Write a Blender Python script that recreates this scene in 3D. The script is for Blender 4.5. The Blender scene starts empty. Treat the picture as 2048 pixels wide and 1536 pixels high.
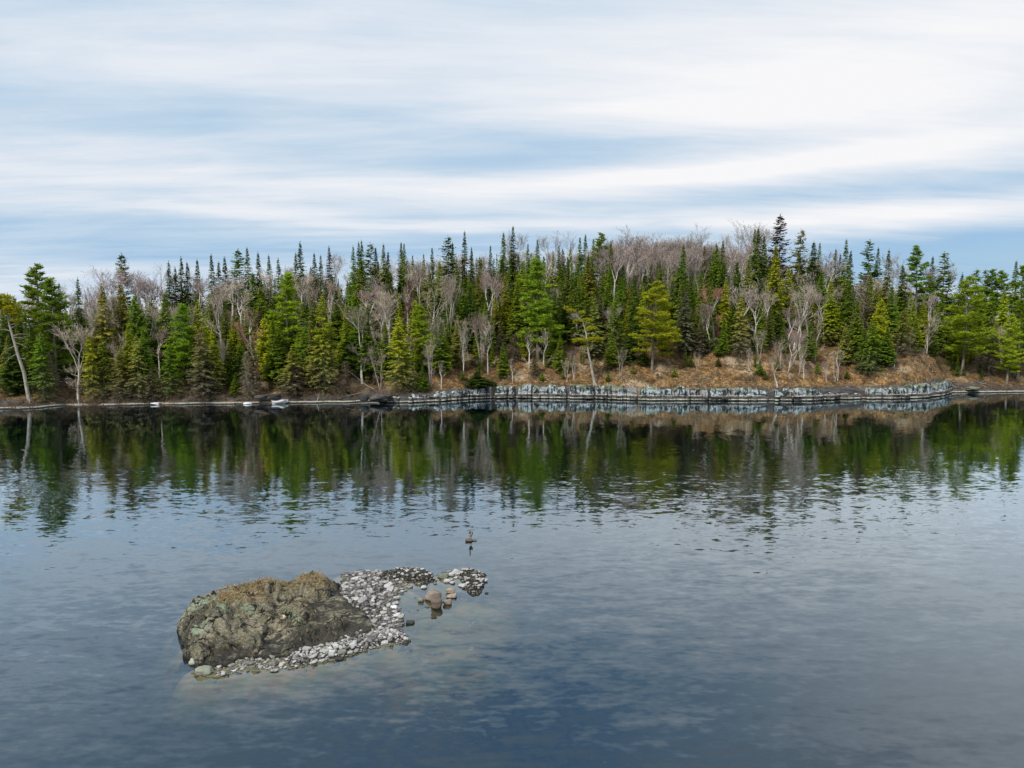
import bpy, math, random
import numpy as np
from mathutils import Vector, noise, Matrix
R_ = math.radians
scene = bpy.context.scene
COL = scene.collection

# ------------------------------------------------------------------ camera
CAM_H = 18.0
PITCH = R_(5.15)
FPX = 1420.0                       # focal length in pixels of the 2048 px wide photograph
cam_d = bpy.data.cameras.new("camera")
cam_d.sensor_width = 36.0
cam_d.lens = FPX / 2048 * 36.0
cam_d.clip_start = 0.5
cam_d.clip_end = 6000
cam = bpy.data.objects.new("camera", cam_d)
cam.location = (0, 0, CAM_H)
cam.rotation_euler = (R_(90) - PITCH, 0, 0)
COL.objects.link(cam)
scene.camera = cam

# ------------------------------------------------------------------ light and exposure
SUN_DIR = Vector((-0.52, -0.62, 0.85)).normalized()      # towards the sun: behind the camera, high, softened by cloud
sun_d = bpy.data.lights.new("sun", 'SUN')
sun_d.energy = 3.0
sun_d.angle = R_(9)
sun_d.color = (1.0, 0.95, 0.87)
sun = bpy.data.objects.new("sun", sun_d)
sun.rotation_euler = SUN_DIR.to_track_quat('Z', 'Y').to_euler()
COL.objects.link(sun)
scene.view_settings.view_transform = 'Standard'
scene.view_settings.look = 'None'
scene.view_settings.gamma = 1.0
scene.view_settings.exposure = 0.12
scene.view_settings.use_curve_mapping = False
scene.cycles.use_denoising = True
scene.cycles.max_bounces = 7
scene.cycles.diffuse_bounces = 3
scene.cycles.glossy_bounces = 3
scene.cycles.transmission_bounces = 4
scene.cycles.transparent_max_bounces = 12
scene.cycles.caustics_reflective = False
scene.cycles.caustics_refractive = False
scene.cycles.sample_clamp_indirect = 4.0

# ------------------------------------------------------------------ node helpers
class NT:
    def __init__(s, tree):
        s.t = tree
        tree.nodes.clear()
    def n(s, typ, props=None, **ins):
        nd = s.t.nodes.new(typ)
        for k, v in (props or {}).items():
            setattr(nd, k, v)
        for k, v in ins.items():
            key = int(k[1:]) if (k[0] == 'i' and k[1:].isdigit()) else k.replace('_', ' ')
            s.set(nd.inputs[key], v)
        return nd
    def set(s, inp, v):
        if isinstance(v, bpy.types.NodeSocket):
            s.t.links.new(v, inp)
        elif isinstance(v, bpy.types.Node):
            s.t.links.new(v.outputs[0], inp)
        else:
            if inp.type == 'RGBA' and isinstance(v, (tuple, list)) and len(v) == 3:
                v = (*v, 1.0)
            inp.default_value = v
    def m(s, op, a, b=0.0, c=None, clamp=False):
        nd = s.n('ShaderNodeMath', {'operation': op, 'use_clamp': clamp}, i0=a, i1=b)
        if c is not None:
            s.set(nd.inputs[2], c)
        return nd.outputs[0]
    def vm(s, op, a, b=(0, 0, 0)):
        return s.n('ShaderNodeVectorMath', {'operation': op}, i0=a, i1=b).outputs[0]
    def mix(s, f, a, b, blend='MIX'):
        nd = s.t.nodes.new('ShaderNodeMix')
        nd.data_type = 'RGBA'
        nd.blend_type = blend
        nd.clamp_factor = True
        s.set(nd.inputs[0], f); s.set(nd.inputs[6], a); s.set(nd.inputs[7], b)
        return nd.outputs[2]
    def ss(s, v, lo, hi, a=0.0, b=1.0):
        nd = s.n('ShaderNodeMapRange', {'interpolation_type': 'SMOOTHSTEP'}, i0=v, i1=lo, i2=hi, i3=a, i4=b)
        return nd.outputs[0]
    def noise(s, vec, scale, detail=3.0, rough=0.55, dist=0.0, out=0):
        return s.n('ShaderNodeTexNoise', None, Vector=vec, Scale=scale, Detail=detail, Roughness=rough, Distortion=dist).outputs[out]
    def mapping(s, vec, scale=(1, 1, 1), rot=(0, 0, 0), loc=(0, 0, 0)):
        return s.n('ShaderNodeMapping', None, Vector=vec, Scale=scale, Rotation=rot, Location=loc).outputs[0]
    def ramp(s, f, stops):
        nd = s.n('ShaderNodeValToRGB', None, Fac=f)
        e = nd.color_ramp.elements
        while len(e) < len(stops):
            e.new(0.5)
        for el, (p, c) in zip(e, stops):
            el.position = p
            el.color = (*c, 1.0) if len(c) == 3 else c
        return nd.outputs[0]

def material(name, fn):
    m = bpy.data.materials.new(name)
    m.use_nodes = True
    t = NT(m.node_tree)
    out = t.n('ShaderNodeOutputMaterial')
    r = fn(t)
    sh, vol = r if isinstance(r, tuple) else (r, None)
    t.t.links.new(sh, out.inputs['Surface'])
    if vol is not None:
        t.t.links.new(vol, out.inputs['Volume'])
    return m

def surf(t, col, rough=0.9, bump=None, strength=0.5, dist=0.1, spec=0.3):
    p = t.n('ShaderNodeBsdfPrincipled')
    t.set(p.inputs['Base Color'], col)
    t.set(p.inputs['Roughness'], rough)
    t.set(p.inputs['Specular IOR Level'], spec)
    if bump is not None:
        b = t.n('ShaderNodeBump', None, Strength=strength, Distance=dist, Height=bump)
        t.t.links.new(b.outputs[0], p.inputs['Normal'])
    return p.outputs[0]

def geo_pos(t):
    return t.n('ShaderNodeNewGeometry').outputs['Position']

# ------------------------------------------------------------------ sky
world = bpy.data.worlds.new("World")
scene.world = world
world.use_nodes = True
W = NT(world.node_tree)
wout = W.n('ShaderNodeOutputWorld')
wdir = W.n('ShaderNodeTexCoord').outputs['Generated']
sep = W.n('ShaderNodeSeparateXYZ', None, Vector=wdir)
dx, dy, dz = sep.outputs[0], sep.outputs[1], sep.outputs[2]
sky = W.n('ShaderNodeTexSky', {'sky_type': 'NISHITA', 'sun_disc': False})
sky.sun_elevation = math.asin(SUN_DIR.z)
sky.sun_rotation = math.atan2(SUN_DIR.x, SUN_DIR.y)
sky.altitude = 300
sky.air_density = 1.3
sky.dust_density = 0.4
sky.ozone_density = 2.5
# azimuth (deg, 0 = +Y, clockwise) and elevation (deg) of the direction
az = W.m('MULTIPLY', W.m('ARCTAN2', dx, dy), 57.29578)
el = W.m('MULTIPLY', W.m('ARCSINE', dz), 57.29578)
# cloud deck: direction projected on a flat layer, streets running mostly across the view
den = W.m('ADD', W.m('MAXIMUM', dz, 0.0), 0.10)
px = W.m('DIVIDE', dx, den)
py = W.m('DIVIDE', dy, den)
P = W.n('ShaderNodeCombineXYZ', None, i0=px, i1=py, i2=0.0).outputs[0]
Prot = W.mapping(P, scale=(0.42, 1.0, 1.0), rot=(0, 0, R_(-9)))
warp = W.noise(Prot, 0.8, 3.0, 0.5, out=1)
Pw = W.vm('ADD', Prot, W.vm('MULTIPLY', W.vm('SUBTRACT', warp, (0.5, 0.5, 0.5)), (0.7, 0.5, 0.0)))
n1 = W.noise(Pw, 0.85, 4.0, 0.50)
n2 = W.noise(W.vm('ADD', Pw, (7.3, 2.1, 0.4)), 2.3, 9.0, 0.62)
n3 = W.noise(W.mapping(Pw, scale=(1.1, 2.4, 1), rot=(0, 0, R_(6))), 2.6, 7.0, 0.66)
D = W.m('ADD', 0.66, W.m('MULTIPLY', W.m('SUBTRACT', n1, 0.5), 0.75))
D = W.m('ADD', D, W.m('MULTIPLY', W.m('SUBTRACT', n2, 0.5), 0.55))
D = W.m('ADD', D, W.m('MULTIPLY', W.m('SUBTRACT', n3, 0.5), 0.42))
# wobble for the larger banks
wob = W.m('MULTIPLY', W.m('SUBTRACT', W.noise(Prot, 1.4, 3.0, 0.5), 0.5), 7.0)
elw = W.m('ADD', el, W.m('MULTIPLY', wob, 0.35))
azw = W.m('ADD', az, W.m('MULTIPLY', wob, 2.0))
def bank(az0, el0, sa, se, amp, tilt=0.0):
    """one long cloud bank (or break, amp < 0) centred on an azimuth and elevation; tilt = deg of elevation per deg of azimuth"""
    global D
    da = W.m('SUBTRACT', azw, az0)
    de = W.m('SUBTRACT', W.m('SUBTRACT', elw, el0), W.m('MULTIPLY', da, tilt))
    q = W.m('ADD', W.m('POWER', W.m('ABSOLUTE', W.m('DIVIDE', da, sa)), 2.0), W.m('POWER', W.m('ABSOLUTE', W.m('DIVIDE', de, se)), 2.0))
    g = W.m('EXPONENT', W.m('MULTIPLY', q, -1.0))
    D = W.m('ADD', D, W.m('MULTIPLY', g, amp))
BANKS = [
    (22, 16.5, 30, 5.0, 0.42, 0.0),    # broad bright sheet
    (-30, 21.0, 26, 3.5, -0.06, 0.0),
    (-26, 14.2, 28, 2.0, -0.20, 0.02), # grey-blue street
    (-34, 11.4, 22, 1.0, 0.16, 0.02),
    (2, 12.8, 16, 1.0, -0.24, 0.02),
    (-8, 11.6, 14, 1.0, -0.20, 0.0),
    (14, 10.9, 18, 0.9, 0.5, 0.05),   # bright streak
    (36, 9.0, 14, 1.3, -0.25, 0.0),
    (-26, 9.0, 26, 1.4, 0.12, 0.0),
    (-22, 7.6, 20, 0.7, 0.28, -0.02),
    (26, 7.4, 15, 0.8, 0.40, 0.02),
    (2, 7.6, 14, 0.7, 0.20, 0.0),
    (-28, 5.2, 30, 2.2, -0.27, 0.0),
    (2, 5.2, 20, 1.0, -0.10, 0.0),
    (36, 4.2, 15, 2.0, -0.75, 0.0),    # clear blue low on the far side
    (-20, 3.6, 30, 1.2, 0.05, 0.0),
    (-30, 36, 50, 9, -0.30, 0.0),
    (5, 31, 24, 5, -0.40, 0.0),
    (38, 28, 16, 5, 0.25, 0.0),
    (-10, 8.6, 50, 3.0, -0.16, 0.0),
    (-20, 10.2, 26, 0.8, 0.16, 0.02),
    (8, 13.2, 22, 1.2, -0.12, 0.0),
]
for b in BANKS:
    bank(*b)
D = W.m('ADD', D, 0.0, clamp=True)
cloud_col = W.ramp(D, [(0.0, (0.20, 0.41, 0.72)), (0.26, (0.35, 0.52, 0.71)), (0.50, (0.50, 0.625, 0.755)), (0.74, (0.70, 0.75, 0.82)), (1.0, (0.86, 0.86, 0.875))])
cover = W.ss(D, 0.0, 0.45)
bg_sky = W.n('ShaderNodeBackground', None, Color=sky.outputs[0], Strength=0.09)
bg_cl = W.n('ShaderNodeBackground', None, Color=cloud_col, Strength=1.0)
cfac = W.ss(D, -0.1, 0.30, 0.55, 1.0)
mixw = W.n('ShaderNodeMixShader', None, Fac=cfac)
W.t.links.new(bg_sky.outputs[0], mixw.inputs[1])
W.t.links.new(bg_cl.outputs[0], mixw.inputs[2])
W.t.links.new(mixw.outputs[0], wout.inputs['Surface'])

# ------------------------------------------------------------------ geometry helpers
def ray(px_, py_):
    a, b = (px_ - 1024) / FPX, -(py_ - 768) / FPX
    # camera looks along +Y pitched down
    return Vector((a, math.cos(PITCH) + b * math.sin(PITCH), -math.sin(PITCH) + b * math.cos(PITCH)))
def at_z(px_, py_, z=0.0):
    d = ray(px_, py_)
    t = (z - CAM_H) / d.z
    return Vector((d.x * t, d.y * t, z))
def at_Y(px_, py_, Y):
    d = ray(px_, py_)
    t = Y / d.y
    return Vector((d.x * t, Y, CAM_H + d.z * t))
def u_of(X, Y):
    return 1024 + FPX * X / (Y + 1e-6) / 1.0

def mesh_np(name, V, F, mats=(), attrs=None, smooth=False, fmat=None):
    """V (n,3) array; F (m,k) int array of faces of one size, or a list of such arrays"""
    V = np.asarray(V, dtype=np.float32)
    Fs = F if isinstance(F, list) else [F]
    Fs = [np.asarray(f, dtype=np.int32) for f in Fs if len(f)]
    me = bpy.data.meshes.new(name)
    nl = sum(f.size for f in Fs); nf = sum(len(f) for f in Fs)
    me.vertices.add(len(V)); me.vertices.foreach_set('co', V.ravel())
    me.loops.add(nl); me.loops.foreach_set('vertex_index', np.concatenate([f.ravel() for f in Fs]))
    me.polygons.add(nf)
    starts, o = [], 0
    for f in Fs:
        starts.append(o + np.arange(len(f)) * f.shape[1]); o += f.size
    me.polygons.foreach_set('loop_start', np.concatenate(starts).astype(np.int32))
    if fmat is not None:
        me.polygons.foreach_set('material_index', np.asarray(fmat, dtype=np.int32))
    me.update(calc_edges=True)
    me.polygons.foreach_set('use_smooth', np.full(nf, bool(smooth)))
    for m in mats:
        me.materials.append(m)
    for k, a in (attrs or {}).items():
        at = me.attributes.new(k, 'FLOAT', 'POINT')
        at.data.foreach_set('value', np.asarray(a, dtype=np.float32))
    me.validate()
    return me
def link(name, data, parent=None, loc=None, **props):
    o = bpy.data.objects.new(name, data)
    COL.objects.link(o)
    if parent is not None:
        o.parent = parent
    if loc is not None:
        o.location = loc
    for k, v in props.items():
        o[k] = v
    return o
def grid_faces(nx, ny):
    i, j = np.meshgrid(np.arange(nx - 1), np.arange(ny - 1), indexing='ij')
    a = (i * ny + j).ravel()
    return np.stack([a, a + ny, a + ny + 1, a + 1], 1)
def tube(pts, rad, sides=6, cap=True):
    """tapered tube along pts -> V, F (quads)"""
    pts = [Vector(p) for p in pts]
    V, F = [], []
    up = Vector((0.3, 0.9, 0.2))
    for i, p in enumerate(pts):
        d = (pts[min(i + 1, len(pts) - 1)] - pts[max(i - 1, 0)])
        d = d.normalized() if d.length > 1e-9 else Vector((0, 0, 1))
        a = d.cross(up)
        a = a.normalized() if a.length > 1e-4 else d.cross(Vector((1, 0, 0))).normalized()
        b = d.cross(a)
        for k in range(sides):
            t = 2 * math.pi * k / sides
            V.append(p + (a * math.cos(t) + b * math.sin(t)) * rad[i])
    for i in range(len(pts) - 1):
        for k in range(sides):
            k2 = (k + 1) % sides
            F.append((i * sides + k, i * sides + k2, (i + 1) * sides + k2, (i + 1) * sides + k))
    return [tuple(v) for v in V], F
class MB:
    """collects quads/tris from several pieces of ONE part"""
    def __init__(s):
        s.V, s.Q, s.A = [], [], []
    def add(s, V, F, a=0.0):
        o = len(s.V)
        s.V += [tuple(v) for v in V]
        s.A += [a] * len(V)
        s.Q += [tuple(i + o for i in f) for f in F]
    def mesh(s, name, mats, smooth=True, attr=None):
        by = {}
        for f in s.Q:
            by.setdefault(len(f), []).append(f)
        return mesh_np(name, np.array(s.V), [np.array(v) for v in by.values()], mats, {attr: s.A} if attr else None, smooth)

def cube_grid(n):
    """unit cube surface grid, welded: verts in [-1,1]^3"""
    idx, V, F = {}, [], []
    def vid(p):
        k = tuple(round(c * n * 4) for c in p)
        if k not in idx:
            idx[k] = len(V); V.append(p)
        return idx[k]
    for ax in range(3):
        for sg in (-1, 1):
            for i in range(n):
                for j in range(n):
                    q = []
                    for (a, b) in ((i, j), (i + 1, j), (i + 1, j + 1), (i, j + 1)):
                        p = [0, 0, 0]
                        p[ax] = sg; p[(ax + 1) % 3] = -1 + 2 * a / n; p[(ax + 2) % 3] = -1 + 2 * b / n
                        q.append(vid(tuple(p)))
                    F.append(tuple(q if sg > 0 else q[::-1]))
    return V, F
def rock_blob(seed, n=4, rnd=0.8, amp=0.18, freq=1.3, detail=0.05, squash=(1, 1, 1)):
    V, F = cube_grid(n)
    o = Vector((seed * 3.17, seed * 1.71, seed * 7.3))
    out = []
    for p in V:
        p = Vector(p)
        s = p.normalized()
        v = p * 0.86 * (1 - rnd) + s * rnd
        v = v * (1 + amp * noise.noise(s * freq + o) * 1.6 + detail * noise.noise(s * freq * 4 + o))
        out.append((v.x * squash[0], v.y * squash[1], v.z * squash[2]))
    return out, F
# ------------------------------------------------------------------ materials
def m_water(t):
    pos = geo_pos(t)
    # slopes of the wind ripples, straight from noise (crests lie mostly across the view, turned a little)
    r1 = t.mapping(pos, scale=(0.75, 1.8, 1), rot=(0, 0, R_(-12)))
    r2 = t.mapping(pos, scale=(2.0, 4.2, 1), rot=(0, 0, R_(9)))
    r3 = t.mapping(pos, scale=(0.16, 0.30, 1), rot=(0, 0, R_(-20)))
    a = t.vm('SUBTRACT', t.noise(r1, 1.0, 2.0, 0.45, 0.4, out=1), (0.5, 0.5, 0.5))
    b = t.vm('SUBTRACT', t.noise(r2, 1.0, 1.0, 0.5, out=1), (0.5, 0.5, 0.5))
    c = t.vm('SUBTRACT', t.noise(r3, 1.0, 1.0, 0.5, out=1), (0.5, 0.5, 0.5))
    r4 = t.mapping(pos, scale=(0.45, 1.15, 1), rot=(0, 0, R_(-24)))
    e = t.vm('SUBTRACT', t.noise(r4, 1.0, 3.0, 0.5, 0.6, out=1), (0.5, 0.5, 0.5))
    # wind patches
    wind = t.ss(t.noise(t.mapping(pos, scale=(0.02, 0.045, 1), rot=(0, 0, R_(-15))), 1.0, 3.0, 0.55), 0.36, 0.66, 0.55, 1.25)
    sy = t.n('ShaderNodeSeparateXYZ', None, Vector=pos).outputs[1]
    lee = t.ss(sy, 70.0, 130.0, 1.0, 0.34)          # calmer under the lee of the wooded shore
    wind = t.m('MULTIPLY', wind, lee)
    s = t.vm('ADD', t.vm('MULTIPLY', a, (0.06, 0.10, 0)), t.vm('MULTIPLY', b, (0.05, 0.085, 0)))
    s = t.vm('ADD', s, t.vm('MULTIPLY', c, (0.02, 0.04, 0)))
    near = t.n('ShaderNodeVectorMath', {'operation': 'SCALE'}, i0=t.vm('MULTIPLY', e, (0.05, 0.15, 0)))      # open water: longer wavelets
    t.set(near.inputs['Scale'], t.ss(sy, 40.0, 95.0, 1.0, 0.0))
    s = t.vm('ADD', s, near.outputs[0])
    sc = t.n('ShaderNodeVectorMath', {'operation': 'SCALE'}, i0=s)
    t.set(sc.inputs['Scale'], wind)
    flat = t.vm('MULTIPLY', sc.outputs[0], (1, 1, 0))
    nrm = t.vm('NORMALIZE', t.vm('ADD', flat, (0, 0, 1)))
    fr = t.n('ShaderNodeFresnel', None, IOR=1.40, Normal=nrm)
    gl = t.n('ShaderNodeBsdfAnisotropic', {'distribution': 'GGX'}, Color=(0.80, 0.92, 1.0), Roughness=0.015, Normal=nrm)
    tr = t.n('ShaderNodeBsdfTransparent', None, Color=(0.96, 0.97, 0.96))
    mx = t.n('ShaderNodeMixShader', None, Fac=t.m('MINIMUM', t.m('MULTIPLY_ADD', fr.outputs[0], 2.15, 0.03), 0.76))
    sc_ = t.n('ShaderNodeBsdfDiffuse', None, Color=(0.16, 0.34, 0.50))          # light scattered back just under the surface
    body = t.n('ShaderNodeMixShader', None, Fac=0.014)
    t.t.links.new(tr.outputs[0], body.inputs[1]); t.t.links.new(sc_.outputs[0], body.inputs[2])
    t.t.links.new(body.outputs[0], mx.inputs[1]); t.t.links.new(gl.outputs[0], mx.inputs[2])
    vol = t.n('ShaderNodeVolumeAbsorption', None, Color=(0.60, 0.60, 0.36), Density=0.95)
    return mx.outputs[0], vol.outputs[0]
M_WATER = material('lake_water', m_water)

def m_bed(t):
    pos = geo_pos(t)
    n = t.noise(t.mapping(pos, scale=(0.35, 0.9, 1), rot=(0, 0, R_(-14))), 1.0, 4.0, 0.6)
    v = t.n('ShaderNodeTexVoronoi', {'feature': 'F1'}, Vector=pos, Scale=1.6)
    c = t.ramp(n, [(0.34, (0.07, 0.075, 0.03)), (0.46, (0.21, 0.20, 0.055)), (0.55, (0.38, 0.22, 0.07)), (0.64, (0.07, 0.06, 0.035))])
    c = t.mix(t.ss(v.outputs[0], 0.1, 0.5, 0.35, 0.0), c, (0.28, 0.22, 0.13))
    return surf(t, c, 0.95)
M_BED = material('lake_bed_silt', m_bed)
M_DEEP = material('deep_water_floor', lambda t: surf(t, (0.05, 0.17, 0.34), 1.0))

def m_ground(t):
    pos = geo_pos(t)
    att = t.n('ShaderNodeAttribute', {'attribute_name': 'rock'}).outputs['Fac']
    z = t.n('ShaderNodeSeparateXYZ', None, Vector=pos).outputs[2]
    nb = t.noise(pos, 0.14, 4.0, 0.6)
    nm = t.noise(pos, 0.9, 5.0, 0.65)
    nf = t.noise(pos, 4.5, 4.0, 0.7)
    vo = t.n('ShaderNodeTexVoronoi', {'feature': 'F1'}, Vector=pos, Scale=3.2).outputs[1]
    # leaf litter
    lit = t.ramp(nm, [(0.34, (0.025, 0.017, 0.010)), (0.45, (0.10, 0.055, 0.022)), (0.54, (0.27, 0.135, 0.038)), (0.66, (0.44, 0.30, 0.14))])
    pale = t.ramp(nf, [(0.3, (0.13, 0.09, 0.055)), (0.5, (0.38, 0.29, 0.19)), (0.7, (0.60, 0.50, 0.36))])
    lit = t.mix(t.ss(t.m('ADD', nb, t.m('MULTIPLY', nf, 0.25)), 0.63, 0.74), lit, pale)
    lit = t.mix(t.m('MULTIPLY', t.n('ShaderNodeSeparateColor', None, Color=vo).outputs[0], 0.5), lit, t.mix(nf, (0.06, 0.04, 0.02), (0.45, 0.30, 0.14)))
    moss = t.ss(t.noise(t.vm('ADD', pos, (30, 4, 9)), 0.35, 4.0, 0.65), 0.56, 0.66)
    lit = t.mix(t.m('MULTIPLY', moss, 0.7), lit, (0.09, 0.085, 0.02))
    lit = t.mix(t.m('MULTIPLY', t.ss(t.noise(t.vm('ADD', pos, (3, 44, 9)), 0.28, 4.0, 0.7), 0.50, 0.62), 0.75), lit, (0.045, 0.032, 0.02))
    # forest floor deeper in
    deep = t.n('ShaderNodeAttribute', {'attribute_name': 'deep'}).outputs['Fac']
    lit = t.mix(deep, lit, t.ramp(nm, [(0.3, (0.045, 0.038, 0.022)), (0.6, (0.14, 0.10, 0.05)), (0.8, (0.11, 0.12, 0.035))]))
    # bedrock
    rk = t.ramp(t.noise(t.mapping(pos, scale=(0.5, 0.5, 2.6)), 1.0, 5.0, 0.68), [(0.30, (0.018, 0.017, 0.017)), (0.5, (0.075, 0.070, 0.066)), (0.66, (0.14, 0.135, 0.125)), (0.8, (0.26, 0.26, 0.24))])
    rk = t.mix(t.ss(nb, 0.52, 0.64), rk, t.mix(nf, (0.12, 0.085, 0.06), (0.30, 0.24, 0.18)))
    line = t.m('MULTIPLY', t.ss(z, 0.18, 0.26), t.ss(z, 0.32, 0.42, 1.0, 0.0))
    rk = t.mix(t.m('MULTIPLY', line, t.ss(nf, 0.36, 0.5)), rk, (0.52, 0.49, 0.40))
    rk = t.mix(t.ss(z, 0.04, 0.20, 1.0, 0.0), rk, (0.012, 0.011, 0.010))
    c = t.mix(t.ss(t.m('ADD', att, t.m('MULTIPLY', t.m('SUBTRACT', nm, 0.5), 0.9)), 0.4, 0.6), lit, rk)
    h = t.m('ADD', t.m('MULTIPLY', nm, 0.5), t.m('MULTIPLY', nf, 0.3))
    return surf(t, c, 0.92, h, 0.9, 0.35)
M_GROUND = material('shore_ground', m_ground)

def m_cliff(t):
    pos = geo_pos(t)
    oi = t.n('ShaderNodeObjectInfo')
    z = t.n('ShaderNodeSeparateXYZ', None, Vector=pos).outputs[2]
    rnd = oi.outputs['Random']
    streak = t.noise(t.mapping(pos, scale=(1.9, 1.9, 0.30)), 1.0, 4.0, 0.62)
    nf = t.noise(pos, 2.8, 4.0, 0.65)
    nb = t.noise(pos, 0.30, 3.0, 0.5)
    zz = t.m('ADD', z, t.m('MULTIPLY', t.m('SUBTRACT', nf, 0.5), 0.28))
    up = t.ramp(nf, [(0.28, (0.13, 0.155, 0.165)), (0.48, (0.36, 0.42, 0.435)), (0.7, (0.60, 0.66, 0.66))])
    up = t.mix(t.ss(nb, 0.45, 0.62), up, t.mix(nf, (0.16, 0.16, 0.16), (0.42, 0.41, 0.40)))
    dk = t.ss(t.m('ADD', streak, t.m('MULTIPLY', rnd, 0.10)), 0.535, 0.60)
    up = t.mix(t.m('MULTIPLY', dk, 0.93), up, (0.018, 0.019, 0.018))
    green = t.m('MULTIPLY', t.ss(zz, 2.0, 2.7), t.ss(t.noise(pos, 0.8, 3.0), 0.42, 0.56))
    up = t.mix(t.m('MULTIPLY', green, 0.85), up, (0.15, 0.19, 0.09))
    low = t.ramp(t.noise(t.mapping(pos, scale=(0.6, 0.6, 3.2)), 1.2, 4.0, 0.6), [(0.3, (0.03, 0.028, 0.026)), (0.55, (0.10, 0.095, 0.09)), (0.75, (0.20, 0.19, 0.175))])
    low = t.mix(t.m('MULTIPLY', dk, 0.6), low, (0.02, 0.018, 0.018))
    c = t.mix(t.ss(zz, 1.02, 1.12), low, up)
    l2 = t.m('MULTIPLY', t.ss(z, 1.00, 1.06), t.ss(z, 1.12, 1.2, 1.0, 0.0))
    c = t.mix(t.m('MULTIPLY', l2, t.ss(nf, 0.42, 0.55)), c, (0.5, 0.5, 0.46))
    line = t.m('MULTIPLY', t.ss(z, 0.20, 0.28), t.ss(z, 0.40, 0.50, 1.0, 0.0))
    c = t.mix(t.m('MULTIPLY', line, t.ss(nf, 0.34, 0.48)), c, (0.52, 0.50, 0.40))
    c = t.mix(t.ss(z, 0.06, 0.22, 1.0, 0.0), c, (0.012, 0.011, 0.010))
    return surf(t, c, 0.85, t.m('ADD', t.m('MULTIPLY', nf, 0.6), streak), 0.9, 0.3)
M_CLIFF = material('fissured_bedrock', m_cliff)

def m_islet(t):
    pos = geo_pos(t)
    A = lambda k: t.n('ShaderNodeAttribute', {'attribute_name': k}).outputs['Fac']
    z = t.n('ShaderNodeSeparateXYZ', None, Vector=pos).outputs[2]
    n1 = t.noise(pos, 0.9, 5.0, 0.68)
    n2 = t.noise(t.vm('ADD', pos, (5, 8, 1)), 2.6, 5.0, 0.72)
    n3 = t.noise(t.mapping(pos, scale=(4, 7, 7)), 1.6, 5.0, 0.75)
    base = t.ramp(n3, [(0.30, (0.030, 0.027, 0.022)), (0.44, (0.15, 0.135, 0.105)), (0.56, (0.27, 0.25, 0.195)), (0.72, (0.50, 0.47, 0.38))])
    base = t.mix(1.0, base, t.ramp(t.noise(pos, 0.55, 3.0, .6), [(.36, (.35, .36, .37)), (.60, (1.35, 1.32, 1.25))]), 'MULTIPLY')
    yl = t.ss(t.m('ADD', n2, t.m('MULTIPLY', n3, 0.5)), 0.76, 0.92)
    c = t.mix(t.m('MULTIPLY', yl, 0.75), base, (0.33, 0.31, 0.13))
    # dry thatch and moss mats on the flat top
    mat_ = t.m('MULTIPLY', A('turf'), t.ss(n1, 0.36, 0.52))
    th = t.ramp(n3, [(0.3, (0.05, 0.038, 0.025)), (0.46, (0.22, 0.165, 0.09)), (0.6, (0.42, 0.34, 0.19)), (0.78, (0.60, 0.53, 0.33))])
    c = t.mix(t.m('MULTIPLY', mat_, 0.85), c, th)
    # mint crust lichen
    mint = t.ss(t.m('ADD', A('mint'), t.m('ADD', t.m('MULTIPLY', t.m('SUBTRACT', n2, 0.5), 1.7), t.m('MULTIPLY', t.m('SUBTRACT', n3, 0.5), 1.5))), 0.45, 0.62)
    c = t.mix(t.m('MULTIPLY', mint, 0.8), c, t.mix(n3, (0.17, 0.24, 0.15), (0.52, 0.62, 0.45)))
    grn = t.ss(t.noise(t.vm('ADD', pos, (9, 1, 3)), 1.3, 5.0, 0.7), 0.54, 0.66)
    c = t.mix(t.m('MULTIPLY', grn, 0.38), c, (0.17, 0.20, 0.09))
    wp = t.vm('ADD', pos, t.vm('MULTIPLY', t.noise(pos, 1.1, 4.0, .6, out=1), (1.1, 1.1, .7)))
    jt = t.n('ShaderNodeTexVoronoi', {'feature': 'DISTANCE_TO_EDGE'}, Vector=t.mapping(wp, scale=(.75, 1.25, 1.1)), Scale=1.0).outputs[0]
    joint = t.m('MULTIPLY', t.ss(jt, 0.012, 0.045, 1.0, 0.0), t.ss(t.noise(pos, .8, 2.0), .40, .56))
    c = t.mix(joint, c, (0.012, 0.011, 0.010))
    # charcoal crust
    ch = t.ss(t.m('ADD', A('dark'), t.m('MULTIPLY', t.m('SUBTRACT', n2, 0.5), 1.7)), 0.45, 0.70)
    c = t.mix(t.m('MULTIPLY', ch, 0.85), c, t.mix(n3, (0.010, 0.010, 0.009), (0.085, 0.082, 0.07)))
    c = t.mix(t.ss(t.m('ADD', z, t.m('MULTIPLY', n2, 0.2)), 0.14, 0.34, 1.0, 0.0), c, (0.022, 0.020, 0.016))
    h = t.m('SUBTRACT', t.m('ADD', t.m('MULTIPLY', n2, 0.5), t.m('MULTIPLY', n3, 0.6)), t.m('MULTIPLY', joint, 0.5))
    return surf(t, c, 0.93, h, 1.0, 0.26)
M_ISLET = material('lichened_granite', m_islet)

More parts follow.
